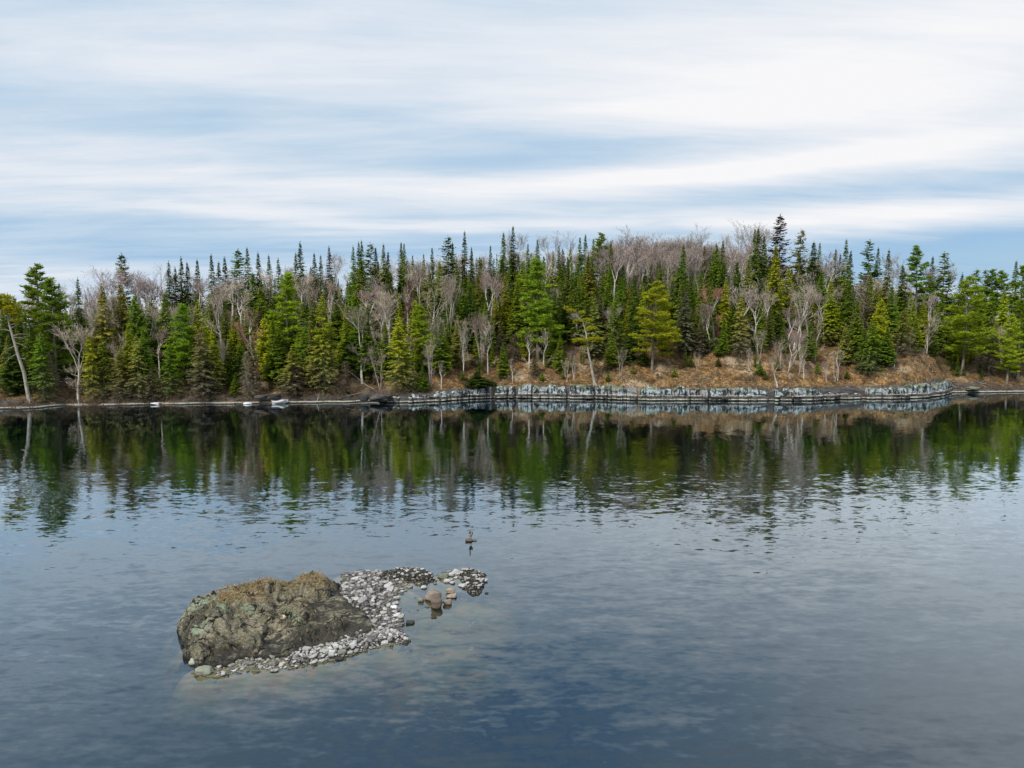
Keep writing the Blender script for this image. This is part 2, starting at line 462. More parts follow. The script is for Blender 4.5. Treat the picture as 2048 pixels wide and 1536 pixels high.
def stone_fn(lo, hi, wet=0.10):
    def f(t):
        pos = geo_pos(t)
        r = t.n('ShaderNodeObjectInfo').outputs['Random']
        z = t.n('ShaderNodeSeparateXYZ', None, Vector=pos).outputs[2]
        n = t.noise(pos, 5.0, 4.0, 0.65)
        c = t.mix(t.m('ADD', t.m('MULTIPLY', r, 0.75), t.m('MULTIPLY', t.m('SUBTRACT', n, 0.5), 1.3), clamp=True), lo, hi)
        c = t.mix(t.ss(n, 0.60, 0.72), c, tuple(x * 0.4 for x in lo))
        c = t.mix(t.ss(z, 0.0, wet, 1.0, 0.0), c, (0.03, 0.027, 0.022))
        c = t.mix(t.ss(z, -0.10, -0.02, 1.0, 0.0), c, t.mix(n, (0.13, 0.11, 0.07), (0.30, 0.24, 0.15)))      # silt on whatever lies under water
        return surf(t, c, 0.9, n, 0.8, 0.06)
    return f
M_STONE = material('bleached_stone', stone_fn((0.10, 0.095, 0.085), (0.66, 0.64, 0.62), 0.07))
M_BOULD = material('brown_boulder', stone_fn((0.13, 0.10, 0.078), (0.44, 0.355, 0.28), 0.12))
M_DSTONE = material('dark_stone', stone_fn((0.02, 0.022, 0.026), (0.10, 0.095, 0.085), 0.1))
M_WSTONE = material('white_quartz', stone_fn((0.55, 0.55, 0.54), (0.8, 0.8, 0.8), 0.05))
M_GSTONE = material('mossy_stone', stone_fn((0.16, 0.17, 0.12), (0.45, 0.47, 0.38), 0.1))
def m_crust(t):
    pos = geo_pos(t)
    n = t.noise(pos, 2.2, 5.0, 0.7)
    v = t.n('ShaderNodeTexVoronoi', {'feature': 'F1'}, Vector=t.vm('ADD', pos, t.vm('MULTIPLY', t.noise(pos, 3.0, 2.0, out=1), (0.15, 0.15, 0.15))), Scale=6.5)
    c = t.ramp(t.m('ADD', v.outputs[0], t.m('MULTIPLY', n, 0.5)), [(0.30, (0.30, 0.28, 0.24)), (0.55, (0.11, 0.10, 0.08)), (0.75, (0.018, 0.016, 0.013))])
    c = t.mix(t.ss(n, 0.5, 0.6), c, (0.05, 0.05, 0.04))
    return surf(t, c, 0.95, t.m('SUBTRACT', n, v.outputs[0]), 1.0, 0.12)
M_CRUST = material('crusted_ledge', m_crust)
def m_gravel(t):
    pos = geo_pos(t)
    v = t.n('ShaderNodeTexVoronoi', {'feature': 'F1'}, Vector=pos, Scale=9.0)
    r = t.n('ShaderNodeSeparateColor', None, Color=v.outputs[1]).outputs[0]
    z = t.n('ShaderNodeSeparateXYZ', None, Vector=pos).outputs[2]
    c = t.mix(t.ss(v.outputs[0], 0.25, 0.6), t.mix(r, (0.06, 0.055, 0.05), (0.34, 0.32, 0.30)), (0.02, 0.018, 0.015))
    c = t.mix(t.ss(z, -0.02, 0.06, 1.0, 0.0), c, (0.24, 0.22, 0.10))
    return surf(t, c, 0.95, t.m('SUBTRACT', 1.0, v.outputs[0]), 1.0, 0.08)
M_GRAVEL = material('fine_gravel', m_gravel)

def leaf_fn(dead_col, transl=0.42):
    def f(t):
        oc = t.n('ShaderNodeObjectInfo').outputs['Color']
        tone = t.n('ShaderNodeAttribute', {'attribute_name': 'tone'}).outputs['Fac']
        dead = t.n('ShaderNodeAttribute', {'attribute_name': 'dead'}).outputs['Fac']
        al = t.n('ShaderNodeObjectInfo').outputs['Alpha']
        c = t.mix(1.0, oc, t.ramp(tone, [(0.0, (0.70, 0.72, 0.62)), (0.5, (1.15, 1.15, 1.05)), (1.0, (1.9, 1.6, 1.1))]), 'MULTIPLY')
        dc = t.mix(tone, tuple(x * 0.55 for x in dead_col), tuple(min(1, x * 1.5) for x in dead_col))
        c = t.mix(t.m('MULTIPLY', dead, al), c, dc)
        d = t.n('ShaderNodeBsdfDiffuse', None, Color=c)
        tr = t.n('ShaderNodeBsdfTranslucent', None, Color=c)
        mx = t.n('ShaderNodeMixShader', None, Fac=transl)
        t.t.links.new(d.outputs[0], mx.inputs[1]); t.t.links.new(tr.outputs[0], mx.inputs[2])
        return mx.outputs[0]
    return f
M_NEEDLE = material('needles', leaf_fn((0.20, 0.185, 0.14)))
M_TWIG = material('bare_twigs', leaf_fn((0.2, 0.16, 0.14), 0.12))
def m_bark(t):
    pos = t.n('ShaderNodeTexCoord').outputs['Object']
    n = t.noise(t.mapping(pos, scale=(6, 6, 1.2)), 1.0, 4.0, 0.65)
    oc = t.n('ShaderNodeObjectInfo').outputs['Color']
    return surf(t, t.mix(1.0, oc, t.ramp(n, [(0.3, (0.4, 0.4, 0.4)), (0.7, (1.4, 1.4, 1.4))]), 'MULTIPLY'), 0.95, n, 0.6, 0.05)
M_BARK = material('bark', m_bark)
def m_birch(t):
    pos = t.n('ShaderNodeTexCoord').outputs['Object']
    n = t.noise(t.mapping(pos, scale=(1.0, 1.0, 2.6)), 1.6, 4.0, 0.7)
    th = t.n('ShaderNodeAttribute', {'attribute_name': 'tone'}).outputs['Fac']
    c = t.ramp(n, [(0.33, (0.16, 0.13, 0.12)), (0.42, (0.62, 0.58, 0.53)), (0.7, (0.85, 0.82, 0.76))])
    oc = t.n('ShaderNodeObjectInfo').outputs['Color']
    c = t.mix(1.0, c, oc, 'MULTIPLY')
    c = t.mix(th, c, (0.20, 0.145, 0.13))
    return surf(t, c, 0.85)
M_BIRCH = material('birch_bark', m_birch)
def flat(name, col, rough=0.7):
    return material(name, lambda t: surf(t, t.mix(t.noise(t.n('ShaderNodeTexCoord').outputs['Object'], 14.0, 3.0), tuple(c * 0.7 for c in col), tuple(min(1, c * 1.25) for c in col)), rough))
M_DRY = material('dry_blades', leaf_fn((0.2, 0.14, 0.08), 0.2))

# ------------------------------------------------------------------ shoreline and hill
SHORE_PX = [(-500, 830), (-150, 824), (0, 821), (60, 819), (115, 813), (150, 815), (300, 811), (480, 809), (700, 806), (742, 803), (800, 806), (870, 803), (960, 797), (1020, 796),
            (1200, 798), (1290, 801), (1450, 801), (1600, 802), (1700, 797), (1790, 798), (1850, 795), (1885, 789), (1899, 784), (1906, 786), (1980, 786), (2048, 785), (2250, 783), (2600, 780)]
_sp = [at_z(x, y, 0) for x, y in SHORE_PX]
_sx = np.array([-400.0] + [p.x for p in _sp] + [500.0])
_sy = np.array([_sp[0].y - 20] + [p.y for p in _sp] + [_sp[-1].y - 10])
_spu = np.array([-3000.0] + [a for a, b in SHORE_PX] + [5000.0])
def shore_Y(X):
    return float(np.interp(X, _sx, _sy))
def shore_u(X):
    return float(np.interp(X, _sx, _spu))
PROF_U = [-3000, -100, 0, 200, 500, 700, 860, 1000, 1200, 1500, 1750, 1830, 1880, 1896, 1908, 2048, 2300, 5000]
PROF = np.array([  # cliff, z(6), z(20), z(45), z(70)
    (.3, 1.4, 5, 7, 8), (.4, 1.7, 6, 9, 9.5), (.4, 1.7, 6, 9.5, 10.5), (.4, 1.6, 7, 12, 14.5), (.4, 1.7, 8, 15, 19.5), (.6, 2.1, 9, 17.5, 22.5), (1.6, 3.6, 9.7, 19, 24.5),
    (2.3, 4.8, 10.3, 20, 26), (2.4, 5.3, 11, 21, 27.5), (2.2, 5.6, 11.8, 22, 28.5), (2.1, 5.8, 11.8, 20.5, 26), (2.2, 8.0, 12.4, 19.5, 24.5), (2.4, 9.2, 12.6, 18.5, 23), (2.2, 7.6, 11.5, 18, 22.5), (.7, 2.6, 7.5, 15, 20), (.7, 2.4, 7.0, 13, 17), (.7, 2, 6, 10, 13), (.4, 1.5, 5, 7, 8)])
def ground_s(X, s):
    u = shore_u(X)
    c = [float(np.interp(u, PROF_U, PROF[:, k])) for k in range(5)]
    Y = shore_Y(X) + s
    if s < 0:
        z = max(-7.0, s * 0.9 - 0.15)
        return z
    front = 0.5 if c[0] > 1.2 else 2.2
    if s < front:
        t = s / front
        z = -0.15 + (c[0] + 0.15) * (t ** 0.8)
    else:
        z = float(np.interp(s, [front, 6, 20, 45, 70, 110, 220, 420, 700], [c[0], c[1], c[2], c[3], c[4], c[4] + 1.5, c[4] - 3, 6, 2]))
    k = min(1.0, s / 8.0)
    z += (noise.noise(Vector((X * 0.07, Y * 0.07, 3.1))) * 1.8 * min(1, s / 14.0) + noise.noise(Vector((X * 0.25, Y * 0.25, 7.7))) * 1.1 * k
          + noise.noise(Vector((X * 0.9, Y * 0.9, 1.7))) * (0.10 + 0.30 * k) * min(1, s * 2))
    return z
def ground(X, Y):
    return ground_s(X, Y - shore_Y(X))
def wob_shore(X):
    return noise.noise(Vector((X * 0.45, 0, 0))) * 0.35 + noise.noise(Vector((X * 1.3, 5, 0))) * 0.14

def build_terrain():
    xs = np.concatenate([np.linspace(-400, -150, 40, endpoint=False), np.linspace(-150, 160, 560, endpoint=False), np.linspace(160, 480, 40)])
    ss = np.concatenate([np.linspace(-9, -1, 6, endpoint=False), np.linspace(-1, 4, 22, endpoint=False), np.linspace(4, 24, 42, endpoint=False), np.linspace(24, 90, 40, endpoint=False), np.linspace(90, 700, 26)])
    V, rk, dp = [], [], []
    for X in xs:
        Y0 = shore_Y(X); u = shore_u(X); w = wob_shore(X)
        left = u < 840 or u > 1900
        for s in ss:
            z = ground_s(X, s)
            V.append((X, Y0 + s + (w if abs(s) < 6 else w * 0.3), z))
            lim = 4.2 if left else 0.9
            if left: lim += 1.6 * noise.noise(Vector((X * 0.12, 9, 0)))
            r = 1.0 if s < lim else max(0.0, 1 - (s - lim) / 1.5)
            if 1815 < u < 1898 and s < 9:
                r = max(r, 0.38)
            rk.append(r)
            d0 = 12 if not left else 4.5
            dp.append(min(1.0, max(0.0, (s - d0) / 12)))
    me = mesh_np('wooded_hill', np.array(V), grid_faces(len(xs), len(ss)), [M_GROUND], {'rock': rk, 'deep': dp}, True)
    return link('wooded_hill', me, kind='structure', label='leaf-littered wooded hillside rising from the lake shore')
hill = build_terrain()

# ------------------------------------------------------------------ lake: one closed body of water, and its bed
wx, wy0, wy1 = 900.0, -400.0, 1500.0
wv = [(-wx, wy0, 0), (wx, wy0, 0), (wx, wy1, 0), (-wx, wy1, 0), (-wx, wy0, -9), (wx, wy0, -9), (wx, wy1, -9), (-wx, wy1, -9)]
wf = [(0, 1, 2, 3), (7, 6, 5, 4), (0, 4, 5, 1), (1, 5, 6, 2), (2, 6, 7, 3), (3, 7, 4, 0)]
link('lake_water', mesh_np('lake_water', np.array(wv), np.array(wf), [M_WATER]), kind='structure')

# islet outlines in metres on the water plane (x, y)
def poly(pts, z=0.0):
    return [tuple(at_z(a, b, z))[:2] for a, b in pts]
ROCK_PX = [(358, 1243, .1), (372, 1262, .1), (361, 1278, .1), (368, 1296, .1), (380, 1318, .1), (386, 1340, .1), (410, 1337, .1), (450, 1326, .15), (490, 1318, .2), (540, 1310, .25), (600, 1306, .25), (650, 1296, .25),
           (700, 1284, .25), (762, 1262, .2), (754, 1246, .2), (730, 1222, .2), (702, 1204, .2), (684, 1192, .2), (682, 1172, .3), (690, 1158, .4), (668, 1150, .7), (630, 1146, .9), (580, 1150, 1.0), (520, 1160, 1.0), (450, 1174, 1.1), (408, 1182, 1.3), (386, 1198, 0.9), (372, 1216, .6)]
ROCK_POLY = np.array([tuple(at_z(a, b, z))[:2] for a, b, z in ROCK_PX])
BAR_POLY = np.array(poly([(676, 1200), (680, 1150), (712, 1144), (760, 1142), (800, 1148), (870, 1150), (900, 1144), (950, 1150), (945, 1180), (905, 1165), (850, 1168), (815, 1182), (790, 1196), (800, 1222), (806, 1248), (800, 1266), (760, 1266), (742, 1250), (715, 1225)]))
BERM_POLY = np.array(poly([(386, 1338), (392, 1354), (430, 1356), (480, 1344), (560, 1341), (620, 1333), (680, 1318), (740, 1300), (800, 1288), (822, 1284), (806, 1268), (770, 1258), (738, 1246), (700, 1270), (640, 1290), (560, 1300), (480, 1312), (420, 1328)]))
def pdist(x, y, P_):
    """signed distance to polygon, > 0 inside (arrays)"""
    x = np.asarray(x, float); y = np.asarray(y, float)
    d = np.full(x.shape, 1e9); ins = np.zeros(x.shape, bool)
    n = len(P_)
    for i in range(n):
        ax, ay = P_[i]; bx, by = P_[(i + 1) % n]
        ex, ey = bx - ax, by - ay
        t = np.clip(((x - ax) * ex + (y - ay) * ey) / (ex * ex + ey * ey + 1e-12), 0, 1)
        d = np.minimum(d, np.hypot(x - ax - t * ex, y - ay - t * ey))
        c = ((ay > y) != (by > y)) & (x < ex * (y - ay) / (ey + 1e-12 * (ey == 0)) + ax)
        ins ^= c
    return np.where(ins, d, -d)
SHOAL_POLY = np.array(poly([(700, 1190), (800, 1165), (950, 1140), (1010, 1160), (1030, 1200), (990, 1260), (960, 1300), (900, 1340), (760, 1370), (620, 1365), (500, 1356), (440, 1345), (470, 1290), (600, 1250)]))
def vnoise(x, y, f, s, z=0.0):
    return np.array([noise.fractal(Vector((a * f, b * f, s + z)), 1.0, 2.0, 3) for a, b in zip(x, y)])
def build_bed():
    xs = np.arange(-45, 30, 0.45); ys = np.arange(16, 75, 0.45)
    X, Y = np.meshgrid(xs, ys, indexing='ij')
    x, y = X.ravel(), Y.ravel()
    w1, w2 = vnoise(x, y, 0.22, 51.0), vnoise(x, y, 0.22, 77.0)
    dsh = pdist(x + w1 * 3.2, y + w2 * 3.2, SHOAL_POLY) + w1 * .8
    db = np.maximum(pdist(x, y, BAR_POLY), pdist(x, y, BERM_POLY))
    dr = pdist(x, y, ROCK_POLY)
    nz = vnoise(x, y, 0.35, 1.0)
    z = np.where(dsh > 0, -1.05 + np.minimum(dsh, 4) * 0.16, -1.05 + dsh * 1.0)
    z = z - np.maximum(0, -13.5 - x) * 1.1 - np.maximum(0, 36.4 - y) * 0.7 * np.clip((-5 - x) / 5, 0, 1)
    z = np.maximum(z, np.where(db > 0, -0.03, -0.06 + db * 0.6 - np.maximum(0, -db - 0.8) * 1.5))
    z = np.maximum(z, np.where(dr > 0, -0.2, -0.2 + dr * 1.5))
    z = z + nz * 0.55 * np.clip(-z * 2, 0.1, 1)
    z = np.clip(z, -7.5, 0.02)
    edge = np.minimum.reduce([x - xs[0], xs[-1] - x, y - ys[0], ys[-1] - y])
    z = np.where(edge < 3, np.minimum(z, -7.5 + edge * 1.2), z)
    me = mesh_np('shoal', np.stack([x, y, z], 1), grid_faces(len(xs), len(ys)), [M_BED], None, True)
    link('shoal_bed', me, kind='structure')
    v = [(-890, -390, -7.6), (890, -390, -7.6), (890, 1490, -7.6), (-890, 1490, -7.6)]
    link('lake_bed', mesh_np('lake_bed', np.array(v), np.array([(0, 1, 2, 3)]), [M_DEEP]), kind='structure')
build_bed()
def m_slab(t):
    pos = geo_pos(t)
    z = t.n('ShaderNodeSeparateXYZ', None, Vector=pos).outputs[2]
    nf = t.noise(pos, 3.0, 4.0, .65)
    c = t.ramp(t.noise(t.mapping(pos, scale=(0.5, 0.5, 2.6)), 1.3, 5.0, 0.68), [(0.30, (0.02, 0.019, 0.019)), (0.5, (0.085, 0.080, 0.076)), (0.66, (0.16, 0.155, 0.145)), (0.8, (0.30, 0.30, 0.28))])
    line = t.m('MULTIPLY', t.ss(z, 0.18, 0.26), t.ss(z, 0.32, 0.42, 1.0, 0.0))
    c = t.mix(t.m('MULTIPLY', line, t.ss(nf, 0.36, 0.5)), c, (0.52, 0.49, 0.40))
    c = t.mix(t.ss(z, 0.04, 0.20, 1.0, 0.0), c, (0.012, 0.011, 0.010))
    return surf(t, c, .9, nf, .9, .25)
M_DSLAB = material('dark_bedrock', m_slab)
# ------------------------------------------------------------------ islet
def seg_dist(x, y, pts):
    d = np.full(x.shape, 1e9)
    for (ax, ay), (bx, by) in zip(pts[:-1], pts[1:]):
        ex, ey = bx - ax, by - ay
        t = np.clip(((x - ax) * ex + (y - ay) * ey) / (ex * ex + ey * ey + 1e-12), 0, 1)
        d = np.minimum(d, np.hypot(x - ax - t * ex, y - ay - t * ey))
    return d
def sm(a, b, v):
    t = np.clip((v - a) / (b - a), 0, 1)
    return t * t * (3 - 2 * t)
ROCK_H = {}
def rock_top_raw(x, y):
    """height of the islet's surface before fine noise"""
    d = pdist(x, y, ROCK_POLY)
    px_ = 1024 + FPX * x / y                      # bearing, used only to vary the profile along the rock
    left = sm(-14.2, -16.8, x)                    # 1 on the left bluff
    back = sm(40.5, 44.5, y)
    right = sm(-14.0, -9.5, x)
    hmax = 1.12 + 0.35 * left + 0.15 * back - 0.45 * right
    k_left = 0.55                                 # metres to climb: steep on the left face
    k = 3.5 * (1 - left) + k_left * left
    k = np.where(y > 43.5, 0.7, k)
    h = hmax * (1 - np.exp(-np.maximum(d, 0) / k * 1.35))
    # broad shoulders and hollows
    for (cx, cy, r, a) in LOBES:
        h = h + 1.35 * a * np.exp(-(((x - cx) / r) ** 2 + ((y - cy) / r) ** 2)) * sm(0, 0.8, d)
    return h, d
def LP(px_, py_, z=1.2):
    p = at_z(px_, py_, z); return p.x, p.y
LOBES = [(*LP(425, 1240), 1.1, 0.35), (*LP(500, 1262), 1.0, 0.28), (*LP(600, 1245), 1.7, 0.30), (*LP(550, 1215), 0.9, -0.15), (*LP(660, 1235), 1.2, 0.32), (*LP(465, 1290, .6), 0.55, 0.22),
         (*LP(510, 1280, .7), 0.5, 0.25), (*LP(640, 1165, 1.2), 1.6, 0.2), (*LP(655, 1205, .9), 1.3, -0.10), (*LP(590, 1180, 1.2), 1.2, -0.1), (*LP(430, 1205, 1.4), 1.0, 0.12), (*LP(610, 1268, .8), 0.9, 0.2)]
CRACKS = [[LP(420, 1196, 1.5), LP(405, 1225, 1.3), LP(388, 1262, .6), LP(374, 1282, .2)], [LP(520, 1250), LP(527, 1268, .9), LP(534, 1288, .6), LP(540, 1302, .4)], [LP(430, 1268, .9), LP(470, 1276, .9), LP(498, 1298, .5)],
          [LP(498, 1298, .5), LP(530, 1282, .7)], [LP(455, 1212, 1.5), LP(520, 1200, 1.4), LP(600, 1212, 1.3), LP(690, 1240, .8)], [LP(400, 1300, .4), LP(450, 1302, .5), LP(500, 1300, .4)], [LP(560, 1178), LP(620, 1186), LP(676, 1180)]]
def build_islet():
    st = 0.065
    x0, y0 = ROCK_POLY.min(0) - 0.5; x1, y1 = ROCK_POLY.max(0) + 0.5
    xs = np.arange(x0, x1, st); ys = np.arange(y0, y1, st)
    X, Y = np.meshgrid(xs, ys, indexing='ij')
    x, y = X.ravel(), Y.ravel()
    # rough outline: shift lookup
    n0 = vnoise(x, y, 0.7, 4.0); n00 = vnoise(x, y, 0.7, 14.0)
    h, d = rock_top_raw(x + n0 * 0.45, y + n00 * 0.45)
    na = vnoise(x, y, 0.55, 20.0); nb = vnoise(x, y, 1.9, 30.0); nc = vnoise(x, y, 6.0, 40.0)
    ins = sm(-0.1, 0.5, d)
    z = h + ins * (na * 0.20 + nb * 0.13 + nc * 0.06)
    # joint-controlled ledges
    q = (x * 0.35 + y * 0.9 + na * 1.2)
    saw = (q / 1.15) % 1.0
    z += ins * (saw - 0.5) * 0.20
    cr = np.full(x.shape, 9.0)
    for c in CRACKS:
        cr = np.minimum(cr, seg_dist(x + nb * 0.25, y + n00 * 0.25, c))
    z -= ins * 0.38 * np.exp(-(cr / 0.13) ** 2)
    z = np.maximum(z, 0.30 * sm(0.0, 0.6, d))
    z = np.where(d < 0, np.maximum(-0.9, d * 1.8), z) - 0.05
    keep = d > -0.55
    vo = np.array([(lambda r, P_: (r[0][1] - r[0][0], noise.cell(Vector(r[1][0]) * 9.7), (P_.x - r[1][0].x) * noise.cell_vector(Vector(r[1][0]) * 5.1).x + (P_.y - r[1][0].y) * noise.cell_vector(Vector(r[1][0]) * 7.3).y))(noise.voronoi(Vector((a * .62 + b_ * .1, b_ * .95, 3.3))), Vector((a * .62 + b_ * .1, b_ * .95, 3.3))) for a, b_ in zip(x + n0 * .5, y + nb * .25)])
    low = sm(1.25, 0.7, h) * .75 + .25                      # joints show most on the flanks
    z += ins * low * ((vo[:, 1] - .5) * .26 + (vo[:, 2] - .1) * .55 - .26 * np.exp(-(vo[:, 0] / .07) ** 2))
    z = np.where(d > 0, np.maximum(z, 0.34 * sm(0.0, 0.5, d) + nb * .10), z)
    cr = np.minimum(cr, vo[:, 0] * 1.4 + (1 - low) * .3)
    # lichen masks
    mint = np.zeros(x.shape)
    for (a, b, zz, r, s) in ((408, 1195, 1.5, .8, 1), (400, 1225, 1.1, .8, .7), (445, 1222, 1.4, .6, 1), (490, 1208, 1.3, .7, .9), (572, 1208, 1.3, .7, 1), (585, 1218, 1.2, .6, .9), (618, 1222, 1.2, .6, .8), (405, 1275, .7, .5, .8), (390, 1250, .6, .8, .6), (380, 1300, .3, .6, .5), (515, 1195, 1.4, .6, .6)):
        cx, cy = LP(a, b, zz)
        mint = np.maximum(mint, s * 0.75 * np.exp(-(((x - cx) / (r * 1.5)) ** 2 + ((y - cy) / r) ** 2)))
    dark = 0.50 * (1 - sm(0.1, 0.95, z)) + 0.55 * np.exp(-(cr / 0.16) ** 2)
    for (a, b, zz, r, s) in ((640, 1278, .5, 1.9, .95), (700, 1262, .4, 1.5, .9), (590, 1285, .5, 1.2, .7), (400, 1300, .4, .8, .45), (440, 1305, .4, .9, .4), (375, 1245, .4, .7, .5), (560, 1292, .5, 1.0, .35), (545, 1200, 1.3, .35, .5)):
        cx, cy = LP(a, b, zz)
        dark = np.maximum(dark, s * np.exp(-(((x - cx) / (r * 1.4)) ** 2 + ((y - cy) / (r * .7)) ** 2)))
    turf = sm(0.85, 1.25, z) * (1 - sm(-17.2, -18.2, x)) * sm(38.8, 41.2, y + nb * 1.5)
    F = grid_faces(len(xs), len(ys))
    F = F[keep[F].any(1)]
    used = np.unique(F); mp = -np.ones(len(x), int); mp[used] = np.arange(len(used))
    V = np.stack([x, y, z], 1)
    # let the steep flanks lean and bulge sideways instead of falling plumb
    V[:, 0] += ins * nb * 0.12 + np.where(x < -17, -0.22 * np.clip(z, 0, 1.4) * sm(1.3, 0.2, d), 0)
    V[:, 1] += ins * n00 * 0.10
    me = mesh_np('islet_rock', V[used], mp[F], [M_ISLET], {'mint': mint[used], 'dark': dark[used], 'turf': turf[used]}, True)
    root = link('islet_rock', me)
    root['label'] = 'big lichen-covered granite hump of the islet, topped with dry grass'
    root['category'] = 'rock'
    ROCK_H['x0'], ROCK_H['y0'], ROCK_H['st'] = x0, y0, st
    ROCK_H['z'] = z.reshape(len(xs), len(ys)); ROCK_H['turf'] = turf.reshape(z.shape and (len(xs), len(ys)))
    ROCK_H['dark'] = dark.reshape(len(xs), len(ys)); ROCK_H['d'] = d.reshape(len(xs), len(ys))
    return root
islet = build_islet()
def rock_at(x, y, k='z'):
    i = int((x - ROCK_H['x0']) / ROCK_H['st']); j = int((y - ROCK_H['y0']) / ROCK_H['st'])
    a = ROCK_H[k]
    if 0 <= i < a.shape[0] and 0 <= j < a.shape[1]:
        return float(a[i, j])
    return -9.0 if k == 'z' else 0.0

def blades_mesh(name, spots, mat, seed=1):
    """spots: (x, y, z, height, width, lean, tone) -> one mesh of bent blades"""
    rg = random.Random(seed)
    V, F, T = [], [], []
    for (x, y, z, h, w, lean, tone) in spots:
        a = rg.uniform(0, 6.283); b = rg.uniform(0, 6.283)
        sx, sy = math.cos(a) * w, math.sin(a) * w
        lx, ly = math.cos(b) * lean * h, math.sin(b) * lean * h
        o = len(V)
        V += [(x - sx, y - sy, z - .02), (x + sx, y + sy, z - .02), (x + sx * .7 + lx * .4, y + sy * .7 + ly * .4, z + h * .6), (x - sx * .7 + lx * .4, y - sy * .7 + ly * .4, z + h * .6), (x + lx, y + ly, z + h * max(.1, 1 - lean * .4))]
        F.append((o, o + 1, o + 2, o + 3)); F.append((o + 3, o + 2, o + 4, o + 3))
        T += [tone] * 5
    F4 = np.array([f for f in F if len(set(f)) == 4]); F3 = np.array([f[:3] for f in F if len(set(f)) == 3])
    return mesh_np(name, np.array(V), [F4, F3], [mat], {'tone': T, 'dead': [0.0] * len(V)}, False)
def build_grass():
    rg = random.Random(5)
    sp, tall = [], []
    x0, y0 = ROCK_POLY.min(0); x1, y1 = ROCK_POLY.max(0)
    n = 0
    while n < 26000:
        x, y = rg.uniform(x0, x1), rg.uniform(y0, y1)
        tf = rock_at(x, y, 'turf'); z = rock_at(x, y)
        n += 1
        cl = noise.noise(Vector((x * 1.1, y * 1.1, 4)))
        if z < 0.45 or rg.random() > tf * (0.75 + cl * 1.2) + 0.05:
            continue
        sp.append((x, y, z, rg.uniform(.05, .20), rg.uniform(.006, .016), rg.uniform(.3, 2.2), rg.random()))
    for (a, b, r, k, hh) in ((500, 1160, 1.6, 130, .55), (455, 1172, .8, 40, .4), (447, 1198, .35, 50, .65), (560, 1155, 1.8, 90, .35), (640, 1148, 1.2, 60, .3), (628, 1140, .5, 18, .7), (575, 1195, .8, 30, .35), (530, 1185, .9, 40, .3), (600, 1180, 1.5, 60, .25)):
        cx, cy = LP(a, b, 1.5)
        for _ in range(k):
            x, y = rg.gauss(cx, r * .5), rg.gauss(cy, r * .3)
            z = rock_at(x, y)
            if z > 0.5:
                tall.append((x, y, z, hh * rg.uniform(.4, 1.1), .008, rg.uniform(.05, .5), rg.random()))
    g = link('dry_grass', blades_mesh('dry_grass', sp, M_DRY), kind='stuff')
    g.color = (0.34, 0.28, 0.15, 1)
    g2 = link('tall_dry_grass', blades_mesh('tall_dry_grass', tall, M_DRY, 2), kind='stuff')
    g2.color = (0.34, 0.20, 0.10, 1)
    # fallen brown stems and mats
    mt = []
    V = MB()
    for _ in range(900):
        x, y = rg.uniform(x0, x1), rg.uniform(y0, y1)
        z = rock_at(x, y)
        if z < 0.35 or rg.random() > 0.15 + rock_at(x, y, 'turf') + rock_at(x, y, 'dark'):
            continue
        a = rg.gauss(0.2, .7); l = rg.uniform(.2, .7)
        p, q = Vector((x, y, z + .03)), Vector((x + math.cos(a) * l, y + math.sin(a) * l, 0))
        q.z = rock_at(q.x, q.y) + .04
        if q.z < 0: continue
        m_ = (p + q) / 2 + Vector((0, 0, rg.uniform(.02, .12)))
        V.add(*tube([p, m_, q], [.012, .010, .004], 3), a=rg.random())
    tw = link('fallen_stems', V.mesh('fallen_stems', [M_DRY], False, 'tone'), kind='stuff')
    tw.color = (0.13, 0.085, 0.055, 1)
build_grass()

